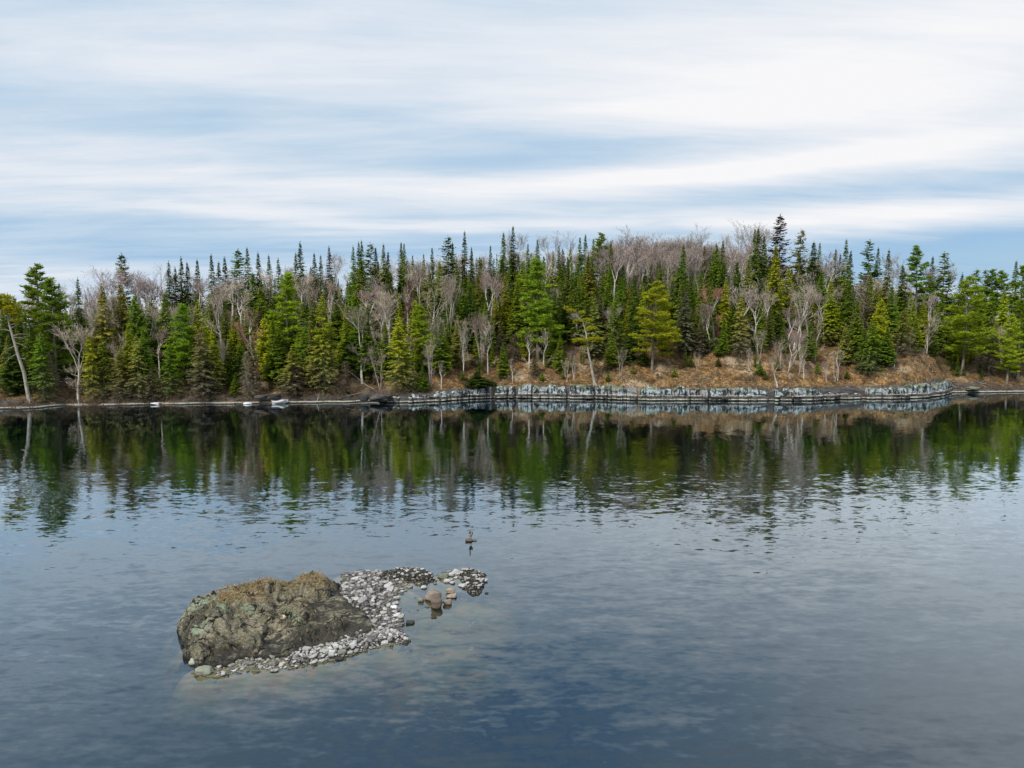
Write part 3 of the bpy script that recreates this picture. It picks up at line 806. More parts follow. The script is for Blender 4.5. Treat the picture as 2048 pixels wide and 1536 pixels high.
# ------------------------------------------------------------------ stones
STONES = [mesh_np('stone', *[np.array(a) for a in rock_blob(i + 1, 4, 0.72, 0.22, 1.2, 0.07, (1, .8, .5))], [M_STONE], None, False) for i in range(9)]
def bar_h(x, y, P_, hmax, slope):
    d = pdist(np.array([x]), np.array([y]), P_)[0]
    return d, (min(hmax, d * slope) if d > 0 else d * 0.4)
def build_bar(name, label, P_, hmax, slope, seed, n_all, sizes, dens, zoff=-0.04):
    rg = random.Random(seed)
    st = 0.12
    x0, y0 = P_.min(0) - .8; x1, y1 = P_.max(0) + .8
    xs, ys = np.arange(x0, x1, st), np.arange(y0, y1, st)
    X, Y = np.meshgrid(xs, ys, indexing='ij'); x, y = X.ravel(), Y.ravel()
    nz = vnoise(x, y, 1.1, 3.0 + seed); d = pdist(x + nz * .35, y, P_)
    n2 = vnoise(x, y, 4.0, 9.0)
    amp = np.array([dens(a, b) for a, b in zip(x, y)])
    z = np.where(d > 0, np.minimum(hmax * np.clip(amp, .0, 1), d * slope), d * 1.3) + nz * .05 + n2 * .03 + zoff
    F = grid_faces(len(xs), len(ys)); keep = d > -.7; F = F[keep[F].any(1)]
    used = np.unique(F); mp = -np.ones(len(x), int); mp[used] = np.arange(len(used))
    root = link(name, mesh_np(name, np.stack([x, y, z], 1)[used], mp[F], [M_GRAVEL], None, True), kind='structure', label=label)
    Z = z.reshape(len(xs), len(ys))
    def zat(a, b):
        i, j = int((a - x0) / st), int((b - y0) / st)
        return float(Z[min(max(i, 0), Z.shape[0] - 1), min(max(j, 0), Z.shape[1] - 1)])
    placed, cells = [], {}
    tries = 0
    while len(placed) < n_all and tries < n_all * 60:
        tries += 1
        a, b = rg.uniform(x0 + .5, x1 - .5), rg.uniform(y0 + .5, y1 - .5)
        dd = pdist(np.array([a]), np.array([b]), P_)[0]
        if dd < -.12: continue
        de = dens(a, b)
        if rg.random() > de + .02: continue
        if rock_at(a, b) > 0.35: continue
        r = rg.choice(sizes) * rg.uniform(.75, 1.2) * (1 - .35 * tries / (n_all * 60))
        ok = True
        ci, cj = int(a / .5), int(b / .5)
        for i in range(ci - 2, ci + 3):
            for j in range(cj - 2, cj + 3):
                for (p, q, rr) in cells.get((i, j), ()):
                    if (p - a) ** 2 + (q - b) ** 2 < ((r + rr) * .74) ** 2:
                        ok = False; break
        if not ok: continue
        cells.setdefault((ci, cj), []).append((a, b, r)); placed.append((a, b, r))
    placed.sort(key=lambda p: -p[2])
    V, F4 = [], []
    for i, (a, b, r) in enumerate(placed):
        sc = (r, r * rg.uniform(.75, 1.1), r * rg.uniform(.6, 1.05)); rz = rg.uniform(0, 6.28)
        zz = zat(a, b) + r * .12
        tilt = (rg.uniform(-.25, .25), rg.uniform(-.25, .25), rz)
        me = rg.choice(STONES)
        if i < 290:
            o = link('stone', me, root)
            o.location = (a, b, zz); o.scale = sc; o.rotation_euler = tilt
        else:
            from mathutils import Euler
            M = Matrix.Translation((a, b, zz)) @ Euler(tilt).to_matrix().to_4x4() @ Matrix.Diagonal((*sc, 1))
            vv = np.empty(len(me.vertices) * 3, np.float32); me.vertices.foreach_get('co', vv); vv = vv.reshape(-1, 3)
            A = np.array(M); o = sum(len(v) for v in V)
            V.append(vv @ A[:3, :3].T + A[:3, 3])
            ff = np.empty(len(me.loops), np.int32); me.loops.foreach_get('vertex_index', ff)
            F4.append(ff.reshape(-1, 4) + o)
    if V:
        link('pebbles', mesh_np('pebbles', np.concatenate(V), np.concatenate(F4), [M_STONE]), root, kind='stuff')
    return root, zat
_w = at_z(700, 1185)
def bar_dens(x, y):
    p = 1024 + FPX * x / y; q = 640 + FPX * 18 / y       # bearing and range as read off the photograph
    d = 1.0 - np.interp(p, [730, 790, 830], [0, .66, .86])
    if q < 1165: d = max(d, .5 if p > 740 else 1)
    d *= np.interp(q, [1140, 1225, 1245], [1, .55, .3]) if p > 740 else 1
    if 770 < p < 815 and 1205 < q < 1240: d = max(d, .5)
    if q > 1238: d = .45
    return float(min(1, d))
bar, bar_z = build_bar('stone_bar', 'spit of bleached round stones beside the islet rock', BAR_POLY, .22, .35, 1, 720, [.07, .09, .11, .14, .17, .20, .24, .32], bar_dens)
berm, berm_z = build_bar('stone_berm', 'rim of bleached flat stones along the near foot of the islet rock', BERM_POLY, .26, .5, 2, 520, [.07, .09, .11, .14, .18, .24], lambda x, y: 1.0 if 1024 + FPX * x / y > 560 else .22)

def boulder(px_, py_, w, h, mat, label, seed, name='boulder', cat='boulder', sink=.3, z=0.0, sq=(1, .8, .75), rnd=.7, rz=0.0, grp=None):
    """a rock w by h pixels in size whose foot stands at pixel (px, py)"""
    p = at_z(px_, py_, z)
    s = p.y / FPX
    V, F = rock_blob(seed, 6, rnd, .24, 1.3, .10)
    r = w * s / 2
    hz = max(h * .62, w * .25) * s / 2 / (1 - sink * .5)
    o = link(name, mesh_np(name, np.array(V) * (r, r * sq[1], hz), np.array(F), [mat], None, True))
    o.location = (p.x, p.y + r * .7, z + hz * (1 - sink) - .02)
    o.rotation_euler = (0, 0, rz)
    o['label'] = label; o['category'] = cat
    if grp: o['group'] = grp
    return o
G_ = 'loose boulders around the stone spit'
boulder(866, 1203, 34, 30, M_BOULD, 'largest rounded pinkish-brown boulder, flat topped, in the shallows', 3, grp=G_)
boulder(872, 1218, 24, 30, M_BOULD, 'pointed brown boulder leaning against the largest one', 8, grp=G_, sq=(1, 1, 1), rnd=.45)
boulder(901, 1188, 17, 18, M_BOULD, 'small brown boulder perched behind a flat one', 5, grp=G_)
boulder(903, 1197, 21, 12, M_BOULD, 'flat brown boulder with a smaller one behind it', 12, grp=G_)
boulder(895, 1211, 18, 18, M_BOULD, 'dark-sided brown boulder between pointed one and flat one', 9, grp=G_)
boulder(841, 1205, 13, 13, M_GSTONE, 'small pale mossy boulder next to the largest brown boulder', 15, grp=G_)
boulder(886, 1158, 22, 15, M_GSTONE, 'tan angular boulder at the gap between two crusted ledges', 17, grp=G_)
boulder(903, 1153, 16, 12, M_STONE, 'white rounded boulder touching the small crusted ledge', 19, grp=G_)
boulder(905, 1168, 12, 8, M_STONE, 'flat white stone in shallows below the small crusted ledge', 21, grp=G_)
boulder(804, 1250, 9, 7, M_DSTONE, 'small dark square stone just above the shallow water', 23, grp=G_)
boulder(820, 1249, 20, 9, M_DSTONE, 'wet dark slab tilted in the water beyond the berm', 26, grp=G_, rnd=.35)
boulder(868, 1237, 12, 4, M_DSTONE, 'low wet dark stone in line below the pointed boulder', 27, grp=G_, sink=.8)
boulder(973, 1188, 8, 5, M_DSTONE, 'tiny dark stone off the tip of the small crusted ledge', 29, grp=G_)
boulder(819, 1176, 14, 10, M_STONE, 'white stone alone in shallows under the long crusted ledge', 31, grp=G_)
boulder(847, 1178, 13, 10, M_STONE, 'bleached stone below the middle of long crusted ledge', 33, grp=G_)
boulder(792, 1234, 17, 9, M_WSTONE, 'white flat stone at the tip of the small stone heap', 35, grp=G_)
boulder(787, 1219, 15, 10, M_WSTONE, 'white domed stone in the middle of the small heap', 36, grp=G_)
boulder(716, 1203, 26, 10, M_GSTONE, 'broad mossy flat stone among white stones on the spit', 38, grp=G_)
boulder(663, 1310, 14, 15, M_WSTONE, 'pale upright stone standing on the berm', 41, grp=G_, rnd=.3, z=.15)
boulder(683, 1309, 18, 14, M_GSTONE, 'grey stone beside the pale upright one on the berm', 42, grp=G_, z=.12)
boulder(650, 1308, 20, 13, M_GSTONE, 'mossy grey block on berm against the islet rock', 44, grp=G_, rnd=.4, z=.15)
boulder(639, 1325, 14, 9, M_STONE, 'bleached stone at the waterline of the berm', 45, grp=G_)
boulder(677, 1321, 17, 9, M_DSTONE, 'dark stone in the water off the berm', 46, grp=G_)
boulder(437, 1336, 10, 7, M_STONE, 'small white stone on the near tip of berm', 47, grp=G_, z=.1)
boulder(402, 1352, 38, 20, M_GSTONE, 'ochre flat boulder at the water on the near corner of the islet', 48, grp=G_, sink=.5)
boulder(372, 1290, 26, 18, M_DSTONE, 'dark mossy boulder at the foot of the steep islet face', 50, grp=G_, sink=.4)
boulder(386, 1331, 24, 20, M_GSTONE, 'green-stained boulder under the steep islet face near its corner', 51, grp=G_, sink=.4)

def ledge(pxpts, h, label, seed, berries):
    """low crusted rock ledge from a waterline outline, with stones lying on it"""
    P_ = np.array(poly(pxpts)); st = .07
    x0, y0 = P_.min(0) - .3; x1, y1 = P_.max(0) + .3
    xs, ys = np.arange(x0, x1, st), np.arange(y0, y1, st)
    X, Y = np.meshgrid(xs, ys, indexing='ij'); x, y = X.ravel(), Y.ravel()
    nz = vnoise(x, y, 1.4, seed); d = pdist(x + nz * .35, y + nz * .3, P_); n2 = vnoise(x, y, 5, seed)
    z = np.where(d > 0, h * (1 - np.exp(-d / .3)) + nz * .12 + n2 * .10, d * 1.2)
    F = grid_faces(len(xs), len(ys)); keep = d > -.35; F = F[keep[F].any(1)]
    used = np.unique(F); mp = -np.ones(len(x), int); mp[used] = np.arange(len(used))
    o = link('rock_ledge', mesh_np('rock_ledge', np.stack([x, y, z], 1)[used], mp[F], [M_CRUST], None, True))
    o['label'] = label; o['category'] = 'rock ledge'
    rg = random.Random(seed); Z = z.reshape(len(xs), len(ys)); Dd = d.reshape(Z.shape); n = 0
    for _ in range(4000):
        if n >= berries: break
        i, j = rg.randrange(Z.shape[0]), rg.randrange(Z.shape[1])
        if Dd[i, j] < .12: continue
        r = rg.uniform(.07, .17); n += 1
        s = link('stone', rg.choice(STONES), o); s.location = (xs[i], ys[j], Z[i, j] + r * .1); s.scale = (r, r * .9, r * .8); s.rotation_euler = (0, 0, rg.uniform(0, 6))
ledge([(756, 1158), (764, 1164), (800, 1160), (826, 1163), (850, 1172), (868, 1160), (864, 1146), (846, 1141), (812, 1138), (780, 1143), (758, 1148)], .34, 'long low crusted ledge behind the spit, strewn with pale stones', 3, 60)
ledge([(910, 1150), (920, 1158), (925, 1170), (940, 1190), (960, 1190), (970, 1176), (974, 1160), (968, 1150), (950, 1140), (930, 1138), (914, 1142)], .30, 'small blackish crusted ledge at the outer end of the spit', 7, 70)
ledge([(786, 1280), (800, 1291), (818, 1289), (822, 1282), (812, 1274), (796, 1270)], .20, 'dark rock nub where the berm ends in the water', 11, 8)
# submerged and awash stones over the shoal: part of its bed
shoal = bpy.data.objects['shoal_bed']
rg = random.Random(77)
for i in range(70):
    a, b = rg.uniform(690, 950), rg.uniform(1180, 1330)
    p = at_z(a, b); r = rg.uniform(.08, .22)
    if pdist(np.array([p.x]), np.array([p.y]), SHOAL_POLY)[0] < .3: continue
    o = link('stone', rg.choice(STONES), shoal); o.location = (p.x, p.y, rg.uniform(-.18, -.02) if a < 860 and b < 1250 else rg.uniform(-.5, -.15)); o.scale = (r, r * .8, r * .7); o.rotation_euler = (0, 0, rg.uniform(0, 6))

# ------------------------------------------------------------------ geese
def goose(loc, rz, label, sitting=False, sc=1.0):
    root = link('goose', None, loc=loc)
    root['label'] = label; root['category'] = 'goose'; root['group'] = 'geese on the islet rocks'
    root.rotation_euler = (0, 0, rz); root.scale = (sc, sc, sc)
    zb = .17 if sitting else .40
    # body + neck + head: one loft along x (forward = +x)
    sec = [(-.42, zb + .10, .012, .012), (-.36, zb + .07, .045, .03), (-.25, zb + .03, .10, .085), (-.08, zb, .145, .135), (.08, zb + .01, .15, .145), (.20, zb + .06, .12, .125), (.265, zb + .15, .07, .085), (.285, zb + .24, .045, .05),
           (.285, zb + .34, .034, .036), (.28, zb + .43, .032, .034), (.295, zb + .49, .038, .045), (.335, zb + .52, .036, .040), (.375, zb + .515, .026, .026), (.395, zb + .51, .008, .008)]
    V, F, A = [], [], []
    n = 12
    for i, (x, z, ry, rr) in enumerate(sec):
        a, b = sec[max(0, i - 1)], sec[min(len(sec) - 1, i + 1)]
        d = Vector((b[0] - a[0], 0, b[1] - a[1])).normalized(); up = Vector((-d.z, 0, d.x))
        for k in range(n):
            t = 2 * math.pi * k / n
            V.append(Vector((x, 0, z)) + Vector((0, 1, 0)) * math.cos(t) * ry + up * math.sin(t) * rr)
            blk = 1.0 if (i >= 7) else 0.0
            pale = 1.0 if (i in (4, 5, 6) or (math.sin(t) < -.3 and i < 6)) else 0.0
            A.append(blk * 1.0 + (1 - blk) * pale * .5)
    for i in range(len(sec) - 1):
        for k in range(n):
            F.append((i * n + k, i * n + (k + 1) % n, (i + 1) * n + (k + 1) % n, (i + 1) * n + k))
    link('body', mesh_np('goose_body', np.array([tuple(v) for v in V]), np.array(F), [M_GOOSE], {'tone': A}, True), root)
    for sg in (-1, 1):
        wv, wf = [], []
        W_ = [(.17, .02, .04), (.10, .10, .10), (-.05, .12, .12), (-.22, .09, .09), (-.36, .05, .045), (-.46, .07, .012)]
        for i, (x, zz, hh) in enumerate(W_):
            yo = [.12, .150, .155, .115, .06, .03][i]
            wv += [(x, sg * (yo - .03), zb + zz + hh * .7), (x, sg * (yo + .015), zb + zz), (x, sg * (yo - .02), zb + zz - hh * .8)]
        for i in range(len(W_) - 1):
            for k in range(2):
                wf.append((i * 3 + k, i * 3 + k + 1, (i + 1) * 3 + k + 1, (i + 1) * 3 + k))
        link('wing', mesh_np('wing', np.array(wv), np.array(wf), [M_WING], None, True), root)
        ch = MB(); cv, cf = rock_blob(2, 2, 1, 0, 1, 0, (.028, .012, .034)); ch.add([(v[0] + .335, v[1] + sg * .032, v[2] + zb + .495) for v in cv], cf)
        link('cheek_patch', ch.mesh('cheek_patch', [M_CHEEK]), root)
        if not sitting:
            lg = MB(); lg.add(*tube([(0, sg * .06, zb - .08), (.01, sg * .062, zb - .2), (0, sg * .065, .015)], [.025, .013, .011], 6))
            leg = link('leg', lg.mesh('leg', [M_BLACK]), root)
            fm = [(-.02, sg * .065, .02), (.09, sg * .065 - .045, .006), (.10, sg * .065, .006), (.09, sg * .065 + .045, .006), (0, sg * .065, .03)]
            link('foot', mesh_np('foot', np.array(fm), np.array([(0, 1, 2), (0, 2, 3), (4, 2, 1), (4, 3, 2), (4, 1, 0), (4, 0, 3)]), [M_BLACK]), leg)
    bk = [(.385, -.016, zb + .525), (.385, .016, zb + .525), (.385, .014, zb + .495), (.385, -.014, zb + .495), (.45, 0, zb + .497)]
    link('beak', mesh_np('beak', np.array(bk), np.array([(0, 1, 4), (1, 2, 4), (2, 3, 4), (3, 0, 4)]), [M_BLACK]), root)
    tl = [(-.36, -.05, zb + .10), (-.36, .05, zb + .10), (-.52, .045, zb + .10), (-.54, 0, zb + .105), (-.52, -.045, zb + .10), (-.38, 0, zb + .06)]
    link('tail', mesh_np('tail', np.array(tl), np.array([(0, 1, 2), (0, 2, 3), (0, 3, 4), (5, 1, 0), (5, 2, 1), (5, 4, 3), (5, 3, 2), (5, 0, 4)]), [M_BLACK]), root)
    return root
M_GOOSE = material('goose_feathers', lambda t: surf(t, t.ramp(t.n('ShaderNodeAttribute', {'attribute_name': 'tone'}).outputs['Fac'], [(0.0, (.17, .12, .08)), (.4, (.55, .45, .33)), (.62, (.55, .45, .33)), (.8, (.008, .008, .009))]), .7))
M_WING = flat('wing_feathers', (.20, .145, .095)); M_BLACK = flat('black_feathers', (.012, .011, .011)); M_CHEEK = flat('white_feathers', (.8, .78, .74))
gp = at_z(943, 1082, 0.0)
boulder(937, 1084, 15, 9, M_BOULD, 'small brown rock awash far out, the goose standing on it', 61, name='perch_rock', sink=.45, grp=G_)
boulder(949, 1083, 10, 5, M_BOULD, 'low reddish stone touching the perch of the standing goose', 62, sink=.6, grp=G_)
pr = bpy.data.objects['perch_rock']
goose((gp.x - .05, pr.location.y - .05, .15), R_(-100), 'Canada goose standing upright on a tiny rock out in the lake')
nx_, ny_ = LP(565, 1204, 1.35)
goose((nx_, ny_, rock_at(nx_, ny_) - .05), R_(-35), 'goose sitting low on its nest in the dry grass of the islet', True)
# stick at the spit
stick = MB(); a_, b_ = at_z(712, 1143, .1), at_z(727, 1139, .25)
stick.add(*tube([a_, (a_ + b_) / 2 + Vector((0, 0, .08)), b_], [.03, .025, .01], 5))
so = link('driftwood_stick', stick.mesh('driftwood_stick', [M_BARK])); so.color = (.10, .085, .07, 1); so['label'] = 'thin dark stick lying at the back edge of stone spit'; so['category'] = 'stick'

# ------------------------------------------------------------------ bedrock wall along the far shore, block by block
def build_cliff():
    """joint blocks of many widths and heights, some set back or dropped, bedding planes stepping across them"""
    rg = random.Random(11)
    root = link('bedrock_wall', None)
    root['label'] = 'low fissured grey bedrock wall at the waterline below the leafy slope'; root['category'] = 'rock wall'
    gaps = [(984, 989), (1012, 1018), (1028, 1036), (1063, 1067), (1134, 1140), (1186, 1192), (1277, 1281), (1415, 1420), (1536, 1548), (1640, 1646), (1719, 1731), (1812, 1816)]
    u = 764.0
    while u < 1898:
        g = next((q for q in gaps if q[0] - 4 <= u < q[1]), None)
        if g: u = g[1]; continue
        if u < 862 and rg.random() < .15: u += rg.uniform(4, 14); continue
        w = rg.choice([7, 10, 14, 18, 24, 34, 46]) * rg.uniform(.8, 1.2)
        if 1195 < u < 1285: w = rg.uniform(6, 13)
        if u > 1730: w = rg.uniform(8, 22)
        nx = min([q[0] for q in gaps if q[0] > u] + [1901])
        w = min(w, nx - u)
        a, b = u, u + w; u = b
        if w < 2.5: continue
        ya, yb = np.interp([a, b], [p[0] for p in SHORE_PX], [p[1] for p in SHORE_PX])
        A, B = at_z(a, ya), at_z(b, yb)
        L = (B - A).length; mid = (A + B) / 2
        H = float(np.interp((a + b) / 2, [764, 800, 868, 930, 1000, 1200, 1500, 1640, 1655, 1700, 1715, 1800, 1900], [.8, 1.0, 1.7, 2.2, 2.7, 2.85, 2.5, 2.4, 1.3, 1.2, 2.3, 2.6, 3.1])) * rg.uniform(.86, 1.10)
        dep = rg.uniform(1.6, 2.4)
        n = 8 if w < 16 else 12
        V, F = cube_grid(n)
        o = Vector((a * .37, 2.1, 5.5)); out = []
        step = rg.uniform(.05, .55); zs = rg.uniform(.8, 1.15); tl = rg.uniform(-.18, .18); lean = rg.uniform(-.05, .22)
        for x, y, z in V:
            zw = (z + 1) / 2 * (H + .5) - .5
            q = Vector((mid.x + x * L / 2, y * dep / 2, zw))
            vx = x * (L / 2 + .03) * (1 - .05 * abs(z) ** 4) + noise.noise(q * .9 + o) * .22 * abs(x)
            vy = y * dep / 2
            if y < 0:
                vy -= step * (1 - min(1, max(0, (zw - zs) / .15)))
                vy += lean * max(0, zw) / 2
                vy += noise.noise(q * .8) * .45 + noise.noise(q * 2.4) * .16
                vy += .16 * (math.floor((q.z * 1.6 + q.x * .12 + noise.noise(q * .5)) % 3) - 1) * .6
                vy += .25 * (abs(x) ** 5) + .45 * max(0, z - .55) ** 1.5
            zz = zw + ((noise.noise(Vector((q.x * .7, q.y, 0))) * .55 + noise.noise(q * 2.6) * .22) * (1 if z > .4 else .15) + tl * x) * ((z + 1) / 2)
            out.append((vx, vy, zz))
        ob = link('rock_block', mesh_np('rock_block', np.array(out), np.array(F), [M_CLIFF], None, False), root)
        ang = math.atan2(B.y - A.y, B.x - A.x)
        ob.location = (mid.x, mid.y + dep / 2 * .5 + rg.uniform(-.25, .35), 0); ob.rotation_euler = (0, 0, ang + rg.uniform(-.08, .08))
build_cliff()
def shore_block(u, y, w, h, mat, label, seed, cat='boulder', **k):
    return boulder(u, y, w, h, mat, label, seed, name=k.pop('name', 'shore_boulder'), cat=cat, grp='boulders on the far shore', **k)
shore_block(300, 805, 9, 8, M_WSTONE, 'lone white boulder at the far waterline on the low shore', 70, sink=.1, z=.25)
shore_block(309, 810, 20, 5, M_WSTONE, 'white flat patch of quartz under the lone white boulder', 71, sink=.4)
shore_block(556, 808, 36, 6, M_WSTONE, 'long pale slab at the far waterline below grey dead branches', 72, sink=.4)
shore_block(493, 809, 16, 5, M_WSTONE, 'short white slab on waterline beside the long pale slab', 73, sink=.4)
shore_block(1658, 772, 10, 13, M_GSTONE, 'tan upright boulder on the rock wall under the bent dead birch', 74, z=2.3, sink=.1)
shore_block(475, 797, 22, 10, M_DSLAB, 'lichen-grey block on the shore below the grey dead spruce', 75, z=.9, rnd=.6)
shore_block(520, 797, 26, 10, M_DSLAB, 'mossy broken block on low shore between two pale slabs', 76, z=1.2, rnd=.4)
shore_block(548, 797, 22, 13, M_DSTONE, 'black fractured block on the low shore above the long pale slab', 77, z=1.2, rnd=.35)
shore_block(728, 800, 16, 18, M_DSTONE, 'dark square block where the low shore meets the first wall', 78, z=.8, rnd=.35)
shore_block(760, 801, 44, 12, M_DSLAB, 'blue-grey layered block just before the bedrock wall begins', 79, z=.7, rnd=.25)
shore_block(1950, 780, 26, 10, M_GSTONE, 'lichened flat boulder on the shore past the end of the wall', 80, z=.8, rnd=.4)
shore_block(1220, 774, 14, 8, M_GSTONE, 'grey rounded boulder on top of the wall by the crooked pine', 81, z=2.7)
rg = random.Random(9)
for i, (u, yy, w, h) in enumerate([(20, 813, 60, 14), (75, 808, 44, 12), (130, 806, 50, 10), (185, 804, 58, 13), (245, 802, 54, 14), (350, 803, 60, 11), (420, 802, 58, 11), (600, 799, 52, 13), (660, 798, 48, 13), (825, 795, 56, 17), (1925, 779, 24, 9), (1990, 780, 40, 9), (2030, 779, 36, 10), (-30, 814, 60, 12)]):
    near = ['the big leaning pine', 'the grey snag with drooping twigs', 'the white leaning birch', 'the twin yellow-green spruces', 'the slim spruce row', 'the first white quartz patch', 'the lichen-grey spruce', 'the brown drooping spruce', 'the white stick', 'the start of the wall', 'the dark notch', 'the layered shore pine', 'the last yellow pine', 'the outermost shallows'][i]
    shore_block(u, yy, w, h, M_CLIFF if u > 800 and u < 900 else M_DSLAB, 'low dark rounded bedrock slab by the water below ' + near, 90 + i, cat='rock slab', name='shore_slab', z=.25, sink=.35, rnd=.5)
# ------------------------------------------------------------------ tree kinds
def kites(Pt, D, S, l, w, droop=0.0):
    """arrays -> quads. Pt start, D direction, S side, l length, w width"""
    l = l[:, None]; w = w[:, None]
    tip = Pt + D * l
    tip[:, 2] -= (droop * l[:, 0]) if np.ndim(droop) == 0 else droop
    mid = (Pt + tip) / 2
    V = np.stack([Pt, mid + S * w / 2, tip, mid - S * w / 2], 1)
    return V.reshape(-1, 3)
def nrm(a):
    return a / np.maximum(1e-9, np.linalg.norm(a, axis=1, keepdims=True))
NEEDLE_PARTS = {}
def finish(name, VV, T, Dd, mat):
    V = np.concatenate(VV); n = len(V) // 4
    F = np.arange(n * 4).reshape(n, 4)
    return mesh_np(name, V, F, [mat], {'tone': np.concatenate(T), 'dead': np.concatenate(Dd)}, False)
def trunk_mesh(name, H, r0, bend, seed, mat, lean=0.0):
    rg = random.Random(seed)
    pts = []
    for i in range(11):
        t = i / 10
        pts.append((bend * math.sin(t * 2.6 + seed) * .5 + lean * t * t, bend * math.cos(t * 2.1 + seed) * .5, H * t * .985 - .4 * (i == 0)))
    m = MB(); m.add(*tube(pts, [r0 * (1.35 if i == 0 else 1) * (1 - .93 * i / 10) for i in range(11)], 7))
    return m.mesh(name, [mat]), pts
def conifer(seed, H=15.0, R=1.8, z0=.06, power=.85, droop=.30, dens=1.0, dead_to=.35, dead_amt=1.0, ragged=.25, tipup=.15, topR=.12, step=.27, tw=(.40, .15), gap=.06, bare=0.0):
    """spruce or fir: whorls of drooping boughs, each a spine with flat side sprays"""
    rs = np.random.RandomState(seed)
    VV, T, Dd = [], [], []
    z = z0 * H
    sect = rs.uniform(.75, 1.2, 8)                     # lopsidedness by bearing
    while z < H * .985:
        f = z / H
        prof = (1 - f) ** power * R
        low = min(1, .55 + (f - z0) / .16 * .45)         # crown narrows again at the very foot
        prof = max(topR, prof * low)
        nb = int(rs.randint(5, 8) * dens * (.8 if f > .85 else 1)) + 1
        for _ in range(nb):
            if rs.rand() < gap: continue
            az_ = rs.rand() * 6.2832
            L = prof * (1 - ragged * rs.rand() ** 1.3 + ragged * .3 * rs.rand()) * sect[int(az_ / 6.2832 * 8) % 8]
            dead_here = dead_amt * np.clip(1 - (f - .02) / max(.01, dead_to), 0, 1) + rs.rand() * .18 - .09
            m = max(3, int(L / .20)); t = (np.arange(m) + rs.rand(m)) / m
            d2 = np.array([math.cos(az_), math.sin(az_), 0.0]); s2 = np.array([-d2[1], d2[0], 0.0])
            up0 = rs.uniform(-.05, .22) if f > .55 else rs.uniform(-.15, .1)
            zz = z + L * (up0 * t - droop * t ** 1.3 + tipup * t ** 3)
            base = d2[None] * (L * t)[:, None]; base[:, 2] = zz
            slope = np.gradient(zz, L * t + 1e-6 * np.arange(m)) if m > 1 else np.zeros(m)
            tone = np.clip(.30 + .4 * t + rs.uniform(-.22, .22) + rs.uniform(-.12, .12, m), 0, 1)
            keep = rs.rand(m) > bare * (1 - t)
            for sg in (-1, 1, 0):
                k = len(t)
                fw = rs.uniform(.35, .9, k)
                D = d2[None] * fw[:, None] + s2[None] * (sg * rs.uniform(.6, 1.0, k))[:, None]
                D[:, 2] = -rs.uniform(.05, .45, k) - (.35 if sg == 0 else 0)
                D = nrm(D)
                l = tw[0] * (0.55 + .8 * (1 - t)) * rs.uniform(.6, 1.25, k) * min(1.2, .35 + L * .45)
                S = nrm(np.cross(D, np.array([[0, 0, 1.0]])) + rs.normal(0, .35, (k, 3)))
                w = tw[1] * rs.uniform(.7, 1.4, k) * min(1.0, .5 + L * .3)
                dd = np.clip(dead_here + rs.normal(0, .12, k), 0, 1)
                w = w * (1 - .62 * dd)
                q = kites(base[keep], D[keep], S[keep], l[keep], w[keep])
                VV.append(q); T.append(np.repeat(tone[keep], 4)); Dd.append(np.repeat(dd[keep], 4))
        z += step * rs.uniform(.75, 1.25) * (1.0 if f < .8 else .62)
    # leader
    k = 10
    P0 = np.zeros((k, 3)); P0[:, 2] = H * np.linspace(.93, .995, k); a = rs.rand(k) * 6.28
    D = nrm(np.stack([np.cos(a) * .5, np.sin(a) * .5, np.ones(k)], 1)); S = nrm(np.cross(D, np.array([[0, 0, 1.0]])))
    VV.append(kites(P0, D, S, np.full(k, .3), np.full(k, .09))); T.append(np.full(k * 4, .5)); Dd.append(np.zeros(k * 4))
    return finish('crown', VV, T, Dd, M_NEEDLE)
def tuft_cloud(rs, C, n, l, w, up=.5, spread=1.0):
    """needle tufts round the points C"""
    k = len(C) * n
    P0 = np.repeat(C, n, 0) + rs.normal(0, .07 * spread, (k, 3))
    D = rs.normal(0, 1, (k, 3)); D[:, 2] = np.abs(D[:, 2]) * up + rs.uniform(-.15, .5, k)
    D = nrm(D); S = nrm(np.cross(D, rs.normal(0, 1, (k, 3))))
    return kites(P0, D, S, l * rs.uniform(.6, 1.3, k), w * rs.uniform(.7, 1.3, k))
